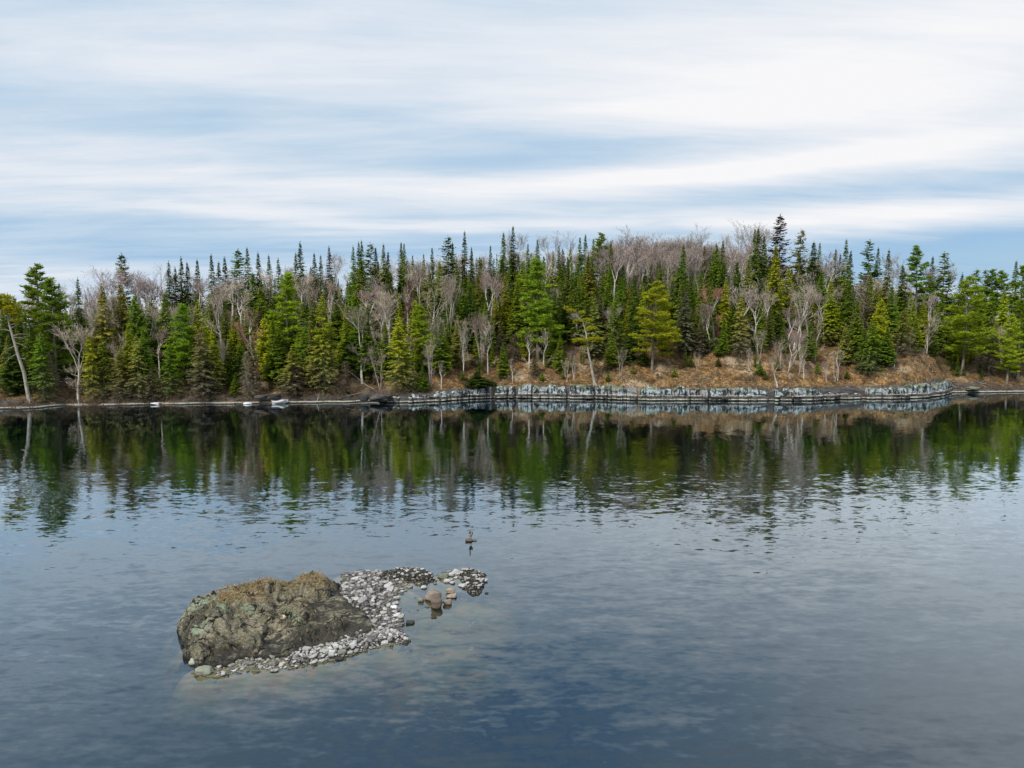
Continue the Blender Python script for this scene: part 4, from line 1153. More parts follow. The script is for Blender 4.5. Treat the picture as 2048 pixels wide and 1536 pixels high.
def pine(seed, H=20.0, R=3.4, z0=.22, nl=44, shape='layer', tuft=.42, lean=0.0, bend=.3, n_t=11, dense=1.0):
    """white pine: bare-ish bole, long level limbs in plates with needle tufts along their outer two thirds"""
    rs = np.random.RandomState(seed); rg = random.Random(seed)
    tm, tp = trunk_mesh('trunk', H, .30, bend, seed, M_BARK, lean)
    VV, T, Dd = [], [], []
    LB = MB()
    C, CT = [], []
    for i in range(nl):
        f = z0 + (1 - z0) * ((i + rs.rand()) / nl) ** .92
        if shape == 'layer':
            prof = R * (min(1, .65 + (f - z0) * 1.6)) * (1 - f) ** .62 * 1.25
        elif shape == 'round':
            prof = R * math.sin(min(1, (1 - f) * 1.5 + .12) * 1.57) * (.75 + .25 * (1 - f))
        else:                                            # soft cone
            prof = R * (1 - f) ** .75 + .25
        L = max(.4, prof * rs.uniform(.55, 1.12))
        a = rs.rand() * 6.2832
        ti = f * 10; k0 = min(9, int(ti)); fr = ti - k0
        b = Vector(tp[k0]).lerp(Vector(tp[k0 + 1]), fr)
        d = Vector((math.cos(a), math.sin(a), 0)); sd = Vector((-d.y, d.x, 0))
        rise = rs.uniform(-.12, .18) if f < .7 else rs.uniform(.15, .7)
        pts = [b + d * (L * t) + Vector((0, 0, L * (rise * t + .18 * t * t))) for t in (0, .35, .7, 1)]
        LB.add(*tube(pts, [.06 * (L / 3 + .3), .045 * (L / 3 + .3), .03, .012], 4))
        nt = max(3, int(L * 3.0 * dense))
        for j in range(nt):
            t = .28 + .72 * (j + rs.rand()) / nt
            side = rs.uniform(-1, 1) * L * .30 * (1 - abs(t - .65) * .9)
            p = b + d * (L * t) + sd * side + Vector((0, 0, L * (rise * t + .18 * t * t) + rs.uniform(-.08, .12) - abs(side) * .05))
            C.append(p); CT.append(np.clip(.45 + rs.normal(0, .16) + .2 * (t - .5), 0, 1))
    C = np.array([tuple(c) for c in C]); CT = np.array(CT)
    V = tuft_cloud(rs, C, n_t, tuft, .15, .6, 1.4)
    VV.append(V); tt = np.repeat(CT, n_t * 4); T.append(np.clip(tt + np.repeat(rs.uniform(-.15, .15, len(C) * n_t), 4), 0, 1)); Dd.append(np.zeros(len(tt)))
    return tm, LB.mesh('limb', [M_BARK]), finish('crown', VV, T, Dd, M_NEEDLE)
def birch(seed, H=14.0, form='vase', crown=2.2, fork=.5, tw_n=1.0, fine=.030, trunks=1, thick=.20):
    """bare birch: pale bole forking into upright limbs, purple-brown haze of twigs"""
    rs = np.random.RandomState(seed)
    TR = MB(); tips = []
    def limb(p, d, L, r, lvl, maxl):
        n = 5 if lvl < 2 else 4
        pts = [p.copy()]; q = p.copy(); dd = d.copy()
        for i in range(n):
            dd = (dd + Vector(rs.normal(0, .05 if lvl == 0 else .08 + .03 * lvl, 3)) + Vector((0, 0, .14 if lvl else .03))).normalized()
            q = q + dd * (L / n); pts.append(q.copy())
        r1 = r * (.62 if lvl < maxl else .3)
        TR.add(*tube(pts, [r + (r1 - r) * i / n for i in range(n + 1)], 6 if lvl == 0 else (4 if lvl == 1 else 3)), a=0.0 if lvl < 2 else (.15 if lvl == 2 else .7))
        if lvl == maxl:
            tips.append((pts, L)); return
        ks = {0: rs.randint(2, 4), 1: rs.randint(3, 5), 2: rs.randint(3, 5)}.get(lvl, 3)
        if lvl == 0: starts = [n] * ks
        else: starts = [n] + list(rs.randint(2, n + 1, ks - 1))
        for s_ in starts:
            a = rs.rand() * 6.28
            sp = {0: .42, 1: .55, 2: .65}.get(lvl, .6) * rs.uniform(.6, 1.2) * (1.25 if form == 'wide' else .8 if form == 'narrow' else 1)
            nd = (dd + Vector((math.cos(a), math.sin(a), 0)) * sp).normalized()
            limb(pts[s_], nd, L * (.74 if lvl == 0 else .76) * rs.uniform(.75, 1.1) if lvl else (H * (1 - fork) * .50) * rs.uniform(.8, 1.15), r1 * (.78 if lvl < 2 else .65), lvl + 1, maxl)
        # a few side branches on the bole
        if lvl == 0:
            for _ in range(rs.randint(2, 6)):
                i = rs.randint(2, n + 1); a = rs.rand() * 6.28
                limb(pts[i - 1].lerp(pts[i], rs.rand()), Vector((math.cos(a), math.sin(a), .55)).normalized(), L * .22 * rs.uniform(.6, 1.3), r * .3, 2, 3)
    for k in range(trunks):
        a = rs.rand() * 6.28; s = 0 if trunks == 1 else .22
        limb(Vector((math.cos(a) * s, math.sin(a) * s, -.3)), Vector((math.cos(a) * (.06 if trunks == 1 else .22), math.sin(a) * (.06 if trunks == 1 else .22), 1)).normalized(), H * fork * rs.uniform(.85, 1.1), thick * (1 if trunks == 1 else .75), 0, 3)
    # twigs
    P0, D0, l0 = [], [], []
    for pts, L in tips:
        m = int(11 * tw_n)
        for _ in range(m):
            i = rs.randint(0, len(pts) - 1); p = pts[i].lerp(pts[i + 1], rs.rand())
            d = (pts[-1] - pts[0]).normalized() + Vector(rs.normal(0, .38, 3)) + Vector((0, 0, .25))
            P0.append(tuple(p)); D0.append(tuple(d.normalized())); l0.append(rs.uniform(.6, 1.7))
    P0 = np.array(P0); D0 = np.array(D0); l0 = np.array(l0)
    S = nrm(np.cross(D0, rs.normal(0, 1, P0.shape)))
    fine = fine
    V1 = kites(P0, D0, S, l0, np.full(len(l0), fine * 1.25))
    P1 = P0 + D0 * (l0 * rs.uniform(.3, .9, len(l0)))[:, None]; D1 = nrm(D0 + rs.normal(0, .5, D0.shape))
    V2 = kites(P1, D1, nrm(np.cross(D1, rs.normal(0, 1, P0.shape))), l0 * .6, np.full(len(l0), fine * 1.5))
    n = len(V1) + len(V2)
    tone = np.repeat(rs.uniform(.2, .8, n // 4), 4)
    top = max(V1[:, 2].max(), V2[:, 2].max())
    me_c = finish('crown', [V1, V2], [tone], [np.zeros(n)], M_TWIG)
    return TR.mesh('trunk', [M_BIRCH], True, 'tone'), me_c, top
def snag(seed, H=13.0, R=1.9):
    """dead spruce: grey bole with bare drooping boughs and hanging twiglets"""
    rs = np.random.RandomState(seed); LB = MB()
    P0, D0, l0 = [], [], []
    z = .06 * H
    while z < H * .97:
        f = z / H
        for _ in range(rs.randint(4, 7)):
            a = rs.rand() * 6.28; L = max(.2, R * (1 - f) ** .8 * rs.uniform(.4, 1.1)); d = Vector((math.cos(a), math.sin(a), 0))
            pts = [Vector((0, 0, z)) + d * (L * t) + Vector((0, 0, L * (.1 * t - .45 * t * t))) for t in (0, .5, 1)]
            LB.add(*tube(pts, [.028, .018, .006], 3))
            for _ in range(int(5 + L * 12)):
                t = rs.rand(); p = pts[0].lerp(pts[1], t * 2) if t < .5 else pts[1].lerp(pts[2], t * 2 - 1)
                P0.append(tuple(p)); D0.append(tuple((d * .5 + Vector(rs.normal(0, .5, 3)) + Vector((0, 0, -.6))).normalized())); l0.append(rs.uniform(.2, .55))
        z += rs.uniform(.22, .42)
    P0 = np.array(P0); D0 = np.array(D0); l0 = np.array(l0)
    V = kites(P0, D0, nrm(np.cross(D0, rs.normal(0, 1, P0.shape))), l0, np.full(len(l0), .055))
    return LB.mesh('limb', [M_BARK]), finish('crown', [V], [np.repeat(rs.uniform(.1, .9, len(l0)), 4)], [np.zeros(len(V))], M_TWIG)

PROTO = {}
def proto_conifers():
    def add(key, n, **k):
        for i in range(n):
            kk = dict(k); H = kk.get('H', 15.0)
            cr = conifer(hash_(key) + i, **kk)
            tr, _ = trunk_mesh('trunk', H, .17, .12, i + 3, M_BARK)
            PROTO.setdefault(key, []).append(dict(parts=[('trunk', tr), ('crown', cr)], H=H, R=kk['R']))
    add('spire', 7, H=15.0, R=2.3, power=1.0, droop=.42, dead_to=.30, dead_amt=.6, dens=1.0, ragged=.35, tw=(.44, .22), step=.25, topR=.07)
    add('fir', 6, H=13.0, R=2.5, power=.95, droop=.22, dead_to=.22, dead_amt=.5, dens=1.05, ragged=.2, tipup=.22, tw=(.50, .26))
    add('spruce', 6, H=15.0, R=2.7, power=.85, droop=.36, dead_to=.40, dead_amt=.85, dens=1.0, ragged=.35, tw=(.50, .24), topR=.1)
    add('shore', 5, H=14.0, R=3.0, power=.62, droop=.34, dead_to=.62, dead_amt=1.25, dens=.95, ragged=.45, tw=(.52, .20), bare=.25, gap=.16, z0=.03)
    add('cedar', 3, H=12.0, R=2.4, power=.60, droop=.05, dead_to=.12, dead_amt=.4, dens=1.15, ragged=.30, tipup=.45, tw=(.46, .28), topR=.3)
    add('ragged', 3, H=18.0, R=2.3, power=.55, droop=.16, dead_to=.2, dead_amt=.4, dens=.50, ragged=.65, tipup=.4, tw=(.55, .32), topR=.40, step=.30, gap=.22)
def hash_(s):
    return sum(ord(c) * (i + 3) * 7 for i, c in enumerate(s)) % 9973
proto_conifers()
for i in range(4):
    a, b, c = pine(40 + i, H=20, R=4.2, z0=.12 + .06 * (i % 2), nl=64, shape='layer', n_t=15, dense=1.5, tuft=.5)
    PROTO.setdefault('pine', []).append(dict(parts=[('trunk', a), ('branchwork', b), ('crown', c)], H=20.0, R=4.2))
for i in range(2):
    a, b, c = pine(60 + i, H=16, R=2.9, z0=.10, nl=80, shape='cone', n_t=14, tuft=.5, dense=1.3)
    PROTO.setdefault('softpine', []).append(dict(parts=[('trunk', a), ('branchwork', b), ('crown', c)], H=16.0, R=2.9))
for i in range(3):
    a, b, c = pine(70 + i, H=20, R=3.0, z0=.35, nl=54, shape='round', n_t=16, dense=1.7)
    PROTO.setdefault('tallpine', []).append(dict(parts=[('trunk', a), ('branchwork', b), ('crown', c)], H=20.0, R=3.0))
for i in range(9):
    form = ['vase', 'narrow', 'vase', 'wide', 'narrow', 'vase', 'narrow', 'wide', 'vase'][i]
    fk = [.5, .55, .42, .40, .6, .48, .5, .55, .38][i]
    a, c, top = birch(100 + i, H=14, form=form, fork=fk, tw_n=1.25 if form != 'narrow' else 1.0, trunks=[1, 1, 1, 1, 1, 2, 1, 1, 3][i])
    PROTO.setdefault('birch_multi' if i in (5, 8) else 'birch', []).append(dict(parts=[('trunk', a), ('crown', c)], H=top, R=2.4))
for i in range(3):
    a, c, top = birch(130 + i, H=9, form=['vase', 'wide', 'vase'][i], fork=.5, tw_n=.35, trunks=[1, 2, 3][i], thick=.14)
    PROTO.setdefault('birch_open', []).append(dict(parts=[('trunk', a), ('crown', c)], H=top, R=2.0))
for i in range(3):
    lb, cr = snag(150 + i, R=2.2)
    tr, _ = trunk_mesh('trunk', 13.0, .16, .1, 5 + i, M_BARK)
    PROTO.setdefault('snag', []).append(dict(parts=[('trunk', tr), ('branchwork', lb), ('crown', cr)], H=13.0, R=2.2))

for _k, _l in PROTO.items():
    for _p in _l:
        _m = _p['parts'][-1][1]; _c = np.empty(len(_m.vertices) * 3, np.float32); _m.vertices.foreach_get('co', _c); _c = _c.reshape(-1, 3)
        _p['R'] = float(np.percentile(np.hypot(_c[:, 0] - _c[:, 0].mean(), _c[:, 1] - _c[:, 1].mean()), 95))
TINT = {'d': (0.092, 0.150, 0.026), 'g': (0.165, 0.255, 0.028), 'b': (0.23, 0.35, 0.03), 'y': (0.34, 0.40, 0.03), 'o': (0.28, 0.31, 0.08), 'k': (0.17, 0.165, 0.105), 'r': (0.13, 0.055, 0.035), 'p': (0.13, 0.10, 0.085)}
TN = {'d': 'dark green', 'g': 'green', 'b': 'bright green', 'y': 'yellow-green', 'o': 'olive', 'k': 'lichen-grey', 'r': 'rusty dead', 'p': 'greyish-brown'}
KN = {'spire': ('spruce_tree', 'spruce', 'spire-like spruce'), 'fir': ('fir_tree', 'fir', 'fir'), 'spruce': ('spruce_tree', 'spruce', 'spruce'), 'shore': ('spruce_tree', 'spruce', 'grey-skirted spruce'), 'cedar': ('cedar_tree', 'cedar', 'rounded cedar'),
      'ragged': ('spruce_tree', 'spruce', 'ragged spruce'), 'pine': ('pine_tree', 'pine', 'layered pine'), 'softpine': ('pine_tree', 'pine', 'soft pine'), 'tallpine': ('pine_tree', 'pine', 'round-topped pine'),
      'birch': ('birch_tree', 'birch', 'bare birch'), 'birch_multi': ('birch_tree', 'birch', 'many-stemmed bare birch'), 'birch_open': ('birch_tree', 'birch', 'thin-twigged bare birch'), 'snag': ('dead_tree', 'dead tree', 'dead spruce')}
CONIF = ('spire', 'fir', 'spruce', 'shore', 'cedar', 'ragged')
TREES = []
SLIM = {'spire': .13, 'fir': .18, 'spruce': .155, 'shore': .17, 'cedar': .18, 'ragged': .17, 'softpine': .20, 'tallpine': .17, 'snag': .18, 'birch': .20, 'birch_multi': .22, 'birch_open': .18}
trg = random.Random(2024)
def place_tree(kind, u, ytop, s, wpx, tint, tilt=0.0, label=None, X=None, idx=None, H=None, special=None):
    """u: bearing column, ytop: top row in the photograph, s: metres behind the waterline"""
    Y = 160.0 + s
    for _ in range(4):
        p = at_Y(u, ytop if ytop else 600, Y); Y = shore_Y(p.x) + s
    p = at_Y(u, ytop if ytop else 600, Y)
    gz = ground_s(p.x, s)
    if H is None:
        H = p.z - gz
    H = max(2.0, min(27.0, H))
    R = max(wpx / FPX * Y, SLIM.get(kind, 0.0) * H * trg.uniform(.9, 1.12))
    lst = PROTO[kind]
    pr = lst[idx % len(lst)] if idx is not None else trg.choice(lst)
    # the top stands at u: shift the foot of a leaning tree
    dxl = math.tan(tilt) * H
    root = link(KN[kind][0], None, loc=(p.x - dxl, Y, gz - .05))
    root.rotation_euler = (0, tilt, 0)
    root['category'] = KN[kind][1]
    sx = R / pr['R']; sz = H / pr['H'] / max(.7, math.cos(tilt))
    if kind.startswith('birch'):
        sx = max(.55 * sz, min(1.7 * sz, sx))
    spin = trg.uniform(0, 6.283)
    t = TINT.get(tint, TINT['g'])
    j = trg.uniform(.82, 1.2); hs = trg.uniform(-.10, .12)
    col = (t[0] * j * (1 + hs), t[1] * j, t[2] * j * (1 - hs), 1.0)
    for (nm, me) in pr['parts']:
        o = link(nm, me, root)
        o.rotation_euler = (0, 0, spin); o.scale = (sx, sx, sz) if nm != 'trunk' or kind.startswith('birch') else (max(.6, min(1.5, sz)),) * 2 + (sz,)
        if nm == 'crown':
            if kind.startswith('birch'):
                c = {'p': (.28, .215, .225), 'r': (.38, .19, .16), 'g': (.34, .305, .315), 'k': (.38, .33, .31), 'o': (.26, .21, .17)}.get(tint, (.25, .2, .19))
                o.color = (c[0] * j, c[1] * j, c[2] * j, 1)
            elif kind == 'snag':
                c = {'r': (.11, .055, .04), 'p': (.13, .105, .085)}.get(tint, (.21, .19, .155)); o.color = (*c, 1)
            else:
                a_ = {'k': 1.0, 'o': .9, 'y': .75, 'g': .6, 'd': .5, 'b': .3, 'r': .3, 'p': .8}.get(tint, .6)
                if tint == 'k': a_ = 1.0
                o.color = (*col[:3], a_)
        elif kind.startswith('birch'):
            v = trg.uniform(.75, 1.1); o.color = (v, v * .98, v * .95, 1)
        else:
            o.color = (.17, .145, .12, 1) if kind in ('spruce', 'spire', 'fir', 'ragged') else (.26, .23, .19, 1)
    rec = dict(root=root, kind=kind, u=u, top=ytop if ytop else 0, s=s, tint=tint, label=label, H=H, R=R)
    TREES.append(rec)
    return root

# ------------------------------------------------------------------ the trees one can pick out: kind column toprow setback halfwidth tint [tilt]
PICK = """
tallpine 70 528 16 34 g
spire 118 566 30 6 d
spire 155 555 34 7 d
spruce 203 566 14 17 o
ragged 243 506 52 13 d
birch 222 522 46 28 p
birch 282 540 36 24 p
birch 320 522 52 20 g
birch 345 530 58 16 g
spire 337 522 48 6 d
spire 350 534 50 5 d
spire 362 513 52 7 d
spire 374 523 54 5 d
spire 394 519 52 7 d
spire 422 508 54 9 d
spire 437 522 54 6 d
spire 449 513 56 6 d
ragged 476 497 52 16 g
spire 494 494 56 8 g
spire 516 504 56 7 d
spire 537 510 56 7 d
spire 556 516 54 5 d
spire 591 505 52 9 g
spire 600 483 58 10 d
spire 628 506 56 7 d
spire 641 509 56 6 d
spire 658 492 54 11 p
birch 678 497 60 22 g
birch 576 520 58 20 g
spire 706 491 56 10 g
spire 717 483 60 6 d
spire 723 480 60 7 g
ragged 740 485 58 11 g
spire 751 494 58 6 d
spire 767 487 56 9 o
spire 776 502 56 6 d
spire 802 484 60 7 d
spire 808 486 58 7 g
spire 847 507 54 8 o
spire 864 494 56 9 g
ragged 896 471 58 16 g
spire 905 484 60 7 g
spire 929 461 60 11 d
spire 943 494 58 9 d
spire 981 490 60 7 d
spire 1007 464 58 10 g
spire 1026 452 60 9 d
spire 1056 487 58 9 g
spire 1075 478 60 10 g
birch 1045 456 66 26 g
birch 1087 457 66 28 g
birch_open 1140 459 58 14 p
spire 1118 490 56 7 d
spire 1106 500 54 7 o
spire 1160 473 58 9 g
spire 1171 468 60 9 g
spire 1187 476 60 6 o
tallpine 1202 466 58 10 g
spire 1222 480 54 12 g
birch 1252 447 66 26 g
birch 1282 458 68 24 g
birch 1305 462 66 26 g
birch 1330 466 68 24 g
birch 1352 464 66 24 g
birch 1222 470 68 22 p
birch 1270 480 62 22 p
birch 1318 490 60 22 p
birch 1345 495 60 22 p
birch 1385 500 60 22 g
birch 1402 446 56 32 g
birch 1448 455 62 26 g
birch 1420 492 62 22 p
spruce 1367 488 42 16 g
spruce 1433 484 46 14 g
spire 1446 480 54 9 g
birch 1492 432 58 34 g
birch 1532 440 62 24 g
spire 1510 455 54 9 g
spire 1517 455 56 9 g
spire 1529 470 56 7 g
ragged 1561 428 60 21 p
ragged 1603 458 56 20 o
spruce 1628 482 44 17 d
spire 1640 484 56 9 g
birch 1668 497 56 18 p
spire 1672 496 52 8 o
spire 1693 477 46 15 g
spire 1702 500 54 8 d
spire 1681 507 50 8 p
ragged 1740 471 50 17 g
spire 1757 494 56 7 d
spire 1778 498 46 13 o
birch 1790 502 52 22 k
birch 1812 528 52 16 k
tallpine 1839 448 44 26 g
ragged 1890 503 42 18 g
spire 1866 512 50 8 d
birch 1856 518 46 20 p
birch 1918 520 44 16 k
ragged 1953 536 54 9 g
ragged 1972 538 60 10 g
tallpine 1986 539 60 9 g
tallpine 2006 541 58 11 g
spire 2033 521 40 12 g
tallpine 2046 530 46 14 g
spruce 1925 545 40 14 d
birch 175 555 40 22 p
birch 136 560 42 18 g
birch 205 535 50 20 p
birch 262 530 50 22 p
birch 302 535 46 20 p
birch 403 540 46 20 p
birch 460 540 44 18 p
spruce 15 586 30 12 d
softpine 100 560 12 30 g
cedar 270 588 14 20 g
spruce 240 565 18 18 o
spruce 330 580 16 16 g
softpine 365 610 10 26 b
spruce 395 600 12 22 y
fir 300 600 20 18 g
birch 438 556 17 26 k
birch 482 550 24 15 k
birch 536 532 34 18 k
birch 606 535 30 26 k
birch 636 562 26 22 p
birch 655 545 32 22 p
birch 506 616 8 28 r
softpine 572 548 20 38 b
fir 522 565 22 18 g
fir 505 545 30 16 g
shore 644 588 5 30 y
fir 606 605 14 22 g
fir 700 560 26 18 b
fir 672 580 24 16 g
fir 722 520 40 20 g
fir 715 600 12 18 g
birch 700 592 9 24 k -0.12
birch 752 552 22 32 p
birch_multi 774 575 18 22 k
birch_open 750 680 4 20 k -0.08
fir 770 640 9 18 g
shore 797 630 4 22 y
cedar 830 600 12 20 y
softpine 842 612 10 22 b
fir 882 642 8 14 g
birch_open 861 668 4 14 k
birch_open 882 720 2 8 k
birch 815 522 34 16 k
birch 836 530 34 20 p
birch_multi 895 530 22 26 k
birch 862 548 22 14 k
birch_open 918 622 8 14 k -0.05
birch_multi 962 612 9 30 p
birch_open 976 640 7 22 k
birch 958 535 24 22 p
birch 982 532 28 20 p
snag 820 556 26 10 r
snag 1030 665 14 22 p
fir 1006 684 5 14 g
fir 955 742 1.8 30 d
softpine 1075 520 14 36 b
spruce 1035 558 22 17 g
spruce 1045 520 34 14 y
birch_open 1058 660 9 14 k
birch_open 1088 655 8 18 k
birch_open 1135 712 3 9 k
birch 1090 570 20 20 p
spruce 1110 575 22 16 g
fir 1145 555 26 16 g
spruce 1165 545 26 18 g
spruce 1190 590 16 20 o
spruce 1215 570 22 18 g
fir 1240 555 30 18 g
pine 1308 563 8 46 y
snag 1295 610 20 18 p
spruce 1372 575 13 20 k
fir 1345 560 26 18 g
spruce 1330 590 22 16 g
fir 1403 538 32 18 g
spruce 1412 600 16 18 g
spire 1425 560 24 12 g
birch 1431 562 20 18 r
spruce 1452 556 22 17 y
spire 1448 625 12 9 g
shore 1483 588 13 22 o
fir 1465 620 18 14 g
spruce 1510 570 24 16 g
spruce 1553 487 28 19 y
spire 1525 595 16 12 g
birch_open 1522 650 9 16 k
birch_open 1545 705 4 12 k -0.15
birch 1592 562 18 18 k
birch_multi 1578 655 7 22 p
birch_open 1565 670 7 14 k
birch_open 1600 670 6 16 k
birch 1620 560 20 10 k
birch_open 1634 620 12 12 k
spruce 1578 530 30 18 y
spruce 1605 560 26 17 g
spruce 1662 560 18 21 y
fir 1645 540 26 18 g
spire 1700 560 22 16 g
snag 1730 545 16 15 p
spruce 1740 540 20 18 o
cedar 1763 598 9 20 y
shore 1745 640 5 26 g
fir 1785 570 14 22 g
shore 1808 620 8 26 o
spruce 1806 528 24 16 d
spruce 1822 585 18 14 o
spruce 1848 600 16 15 y
birch 1870 612 10 14 k 0.18
birch_open 1856 650 9 12 k
spruce 1885 575 22 16 g
birch 1765 545 22 20 k
pine 1937 553 9 46 b
shore 1985 628 9 18 k
pine 2022 628 5 24 y
softpine 2043 600 9 22 g
spruce 2010 575 22 14 y
spruce 1985 570 28 14 g
spruce 1962 585 30 14 g
birch_open 1672 690 3 8 k
birch_open 1655 715 3 9 p
shore 80 662 5 20 g
snag 98 705 2.5 24 k
birch 120 634 3 20 k -0.16
spruce 58 640 10 20 g
fir 20 660 8 26 d
shore 176 668 4 20 y
shore 203 672 5 20 g
spruce 155 640 12 18 g
birch 183 600 14 28 k
birch_open 236 652 9 16 k
shore 240 690 4 16 o
spruce 255 650 6 14 y
spruce 285 655 5 16 g
shore 272 668 3.5 15 o
shore 302 735 2.5 14 k
shore 337 690 4 22 g
birch 310 600 16 18 k 0.2
shore 400 655 3.5 34 k
spruce 425 650 7 18 y
fir 460 680 9 20 d
fir 470 745 4 12 g
shore 505 672 4.5 20 k
snag 492 700 3 14 k
fir 545 640 8 24 g
shore 583 700 5 34 o
snag 590 725 4 26 p
snag 690 720 4 22 p
shore 610 650 7 18 g
spire 620 640 6 8 o
fir 735 610 10 20 g
shore 815 690 4 20 g
fir 845 730 2.5 14 g
spruce 905 560 22 18 g
fir 940 570 20 20 d
spire 1010 545 26 13 y
fir 1225 660 9 16 g
spruce 1260 648 11 18 d
fir 1290 690 10 14 g
shore 1402 640 13 15 k
fir 1445 668 12 14 g
fir 1622 640 10 16 g
fir 1692 645 9 16 o
spruce 1716 600 10 18 g
shore 1728 655 6 18 g
fir 1776 652 6 18 g
spruce 1832 640 11 16 g
fir 1862 645 10 14 d
shore 1230 600 14 16 g
fir 1520 720 5 10 g
birch_open 1240 690 6 10 k
birch_open 1395 700 8 8 k
birch_open 1500 690 7 10 k
birch_open 1610 700 4 10 k
birch_open 1790 700 5 10 k
spire 1100 640 9 10 g
fir 1120 668 6 12 g
shore 1070 700 5 12 k
birch_open 1025 712 3 8 k
birch_open 1150 690 4 10 p
"""
for ln in PICK.strip().splitlines():
    a = ln.split()
    place_tree(a[0], float(a[1]), float(a[2]), float(a[3]), float(a[4]), a[5], float(a[6]) if len(a) > 6 else 0.0)
for r in TREES:
    r['picked'] = True

# two old pines that hang out over the water
def old_pine(pts, rad, limbs, tufts, label, col, seed):
    rs = np.random.RandomState(seed)
    root = link('pine_tree', None, loc=tuple(pts[0])); root['label'] = label; root['category'] = 'pine'; root['group'] = 'pines on the far shore'
    L = [p - pts[0] for p in pts]
    TR = MB(); TR.add(*tube([L[0] - Vector((0, 0, .6))] + L, [rad[0] * 1.3] + rad, 8))
    for k in range(5):                                   # root flares
        a = k * 1.26 + .3
        TR.add(*tube([L[0] + Vector((0, 0, .9)), L[0] + Vector((math.cos(a) * .45, math.sin(a) * .45, .2)), L[0] + Vector((math.cos(a) * 1.2, math.sin(a) * 1.2, -.4))], [rad[0] * .5, rad[0] * .35, .03], 5))
    tr = link('trunk', TR.mesh('trunk', [M_BARK]), root); tr.color = (.40, .365, .31, 1)
    def on(f):
        x = f * (len(L) - 1); i = min(len(L) - 2, int(x)); return L[i].lerp(L[i + 1], x - i)
    for (f, dx_, dz_, dy_, live) in limbs:
        p = on(f); q = p + Vector((dx_, dy_, dz_)); m_ = p.lerp(q, .5) + Vector((0, 0, .25))
        m = MB(); m.add(*tube([p, m_, q], [.085, .05, .015], 5))
        tws = []
        for _ in range(5):
            t = rs.choice([.5, .5, .6, .4, .3]); b = (p.lerp(m_, t * 2) if t < .5 else m_.lerp(q, t * 2 - 1)); tws.append((b, b + Vector(rs.normal(0, .5, 3))))
        o = link('limb', m.mesh('limb', [M_BARK]), root); o.color = (.36, .33, .29, 1)
        for ab in tws:
            k = MB(); k.add(*tube(ab, [.024, .006], 3)); tw_ = link('twig', k.mesh('twig', [M_BARK]), o); tw_.color = (.36, .33, .29, 1)
    C = []
    for (f, ox, oz, rx, rz_, n) in tufts:
        c = on(f) + Vector((ox, 0, oz))
        for _ in range(int(n * 1.8)):
            C.append((c.x + rs.uniform(-1, 1) * rx, c.y + rs.uniform(-1, 1) * rx * .8, c.z + rs.normal(0, .4) * rz_))
    C = np.array(C); V = tuft_cloud(rs, C, 16, .55, .17, .55, 1.7)
    tone = np.clip(np.repeat(rs.uniform(.35, .95, len(C)), 16 * 4), 0, 1)
    cr = link('crown', finish('crown', [V], [tone], [np.zeros(len(V))], M_NEEDLE), root); cr.color = (*col, .2)
    return root
def PT(u, y, Y): return at_Y(u, y, Y)
Yl = shore_Y(at_z(1190, 798).x) + 1.6
P_ = [PT(1190, 772, Yl), PT(1183, 735, Yl), PT(1176, 700, Yl), PT(1172, 665, Yl), PT(1166, 645, Yl), PT(1152, 630, Yl), PT(1132, 618, Yl)]
gz_ = ground(P_[0].x, Yl); P_[0].z = min(P_[0].z, gz_ + .1)
old_pine(P_, [.34, .27, .22, .17, .13, .09, .04], [(.30, -2.6, .4, -.6, 0), (.34, 2.6, .2, .8, 0), (.45, -3.2, .8, .5, 1), (.48, 2.8, .6, -.5, 1), (.6, -1.8, .6, .4, 1), (.62, 2.4, .3, .4, 1), (.75, 1.4, 1.1, .2, 1), (.85, -1.2, .2, .3, 1), (.2, 2.0, -.6, .4, 0), (.22, -1.6, -.5, -.4, 0)],
         [(.40, -1.7, .5, 1.5, .35, 34), (.42, 1.9, .3, 1.5, .35, 34), (.55, 1.5, .2, 1.1, .3, 20), (.62, -1.5, .8, .8, .3, 12), (.70, 1.3, .1, .8, .3, 14), (.78, .9, .9, .5, .3, 10), (.88, -.4, .4, .7, .25, 10), (1.0, 0, .1, .4, .2, 6)],
         'old crooked pine with sparse yellow tufts, bending over the bedrock wall', (.30, .31, .026), 5)
Yl = shore_Y(at_z(50, 820).x) + 4
P_ = [PT(58, 786, Yl), PT(48, 745, Yl), PT(36, 710, Yl), PT(26, 675, Yl), PT(19, 650, Yl), PT(14, 622, Yl), PT(12, 606, Yl)]
P_[0].z = min(P_[0].z, ground(P_[0].x, Yl) + .1)
old_pine(P_, [.40, .32, .27, .23, .19, .13, .05], [(.42, -2.6, -1.6, -.5, 0), (.35, -2.4, -2.2, -.8, 0), (.5, 3.0, -.6, .5, 0), (.52, 3.6, .4, -.5, 0), (.58, -3.0, .4, .3, 0), (.62, 2.6, 1.0, .5, 0), (.66, 2.4, .3, -.4, 0), (.8, -2.0, .8, .4, 1), (.85, 2.0, .8, .2, 1), (.45, 2.6, -1.2, .3, 0), (.3, 1.5, -.6, .3, 0)],
         [(.88, 0, .2, 2.2, .8, 46), (.97, -.4, .5, 1.8, .8, 40), (.80, .8, .0, 1.7, .5, 20), (.70, 1.6, .2, .8, .3, 10), (1.0, -1, 1.2, 1.6, .5, 22)],
         'old pine leaning left out over low shore, bare limbs below a flat bright crown', (.28, .30, .024), 9)
old_pine_roots = [(1190, 2), (52, 4)]

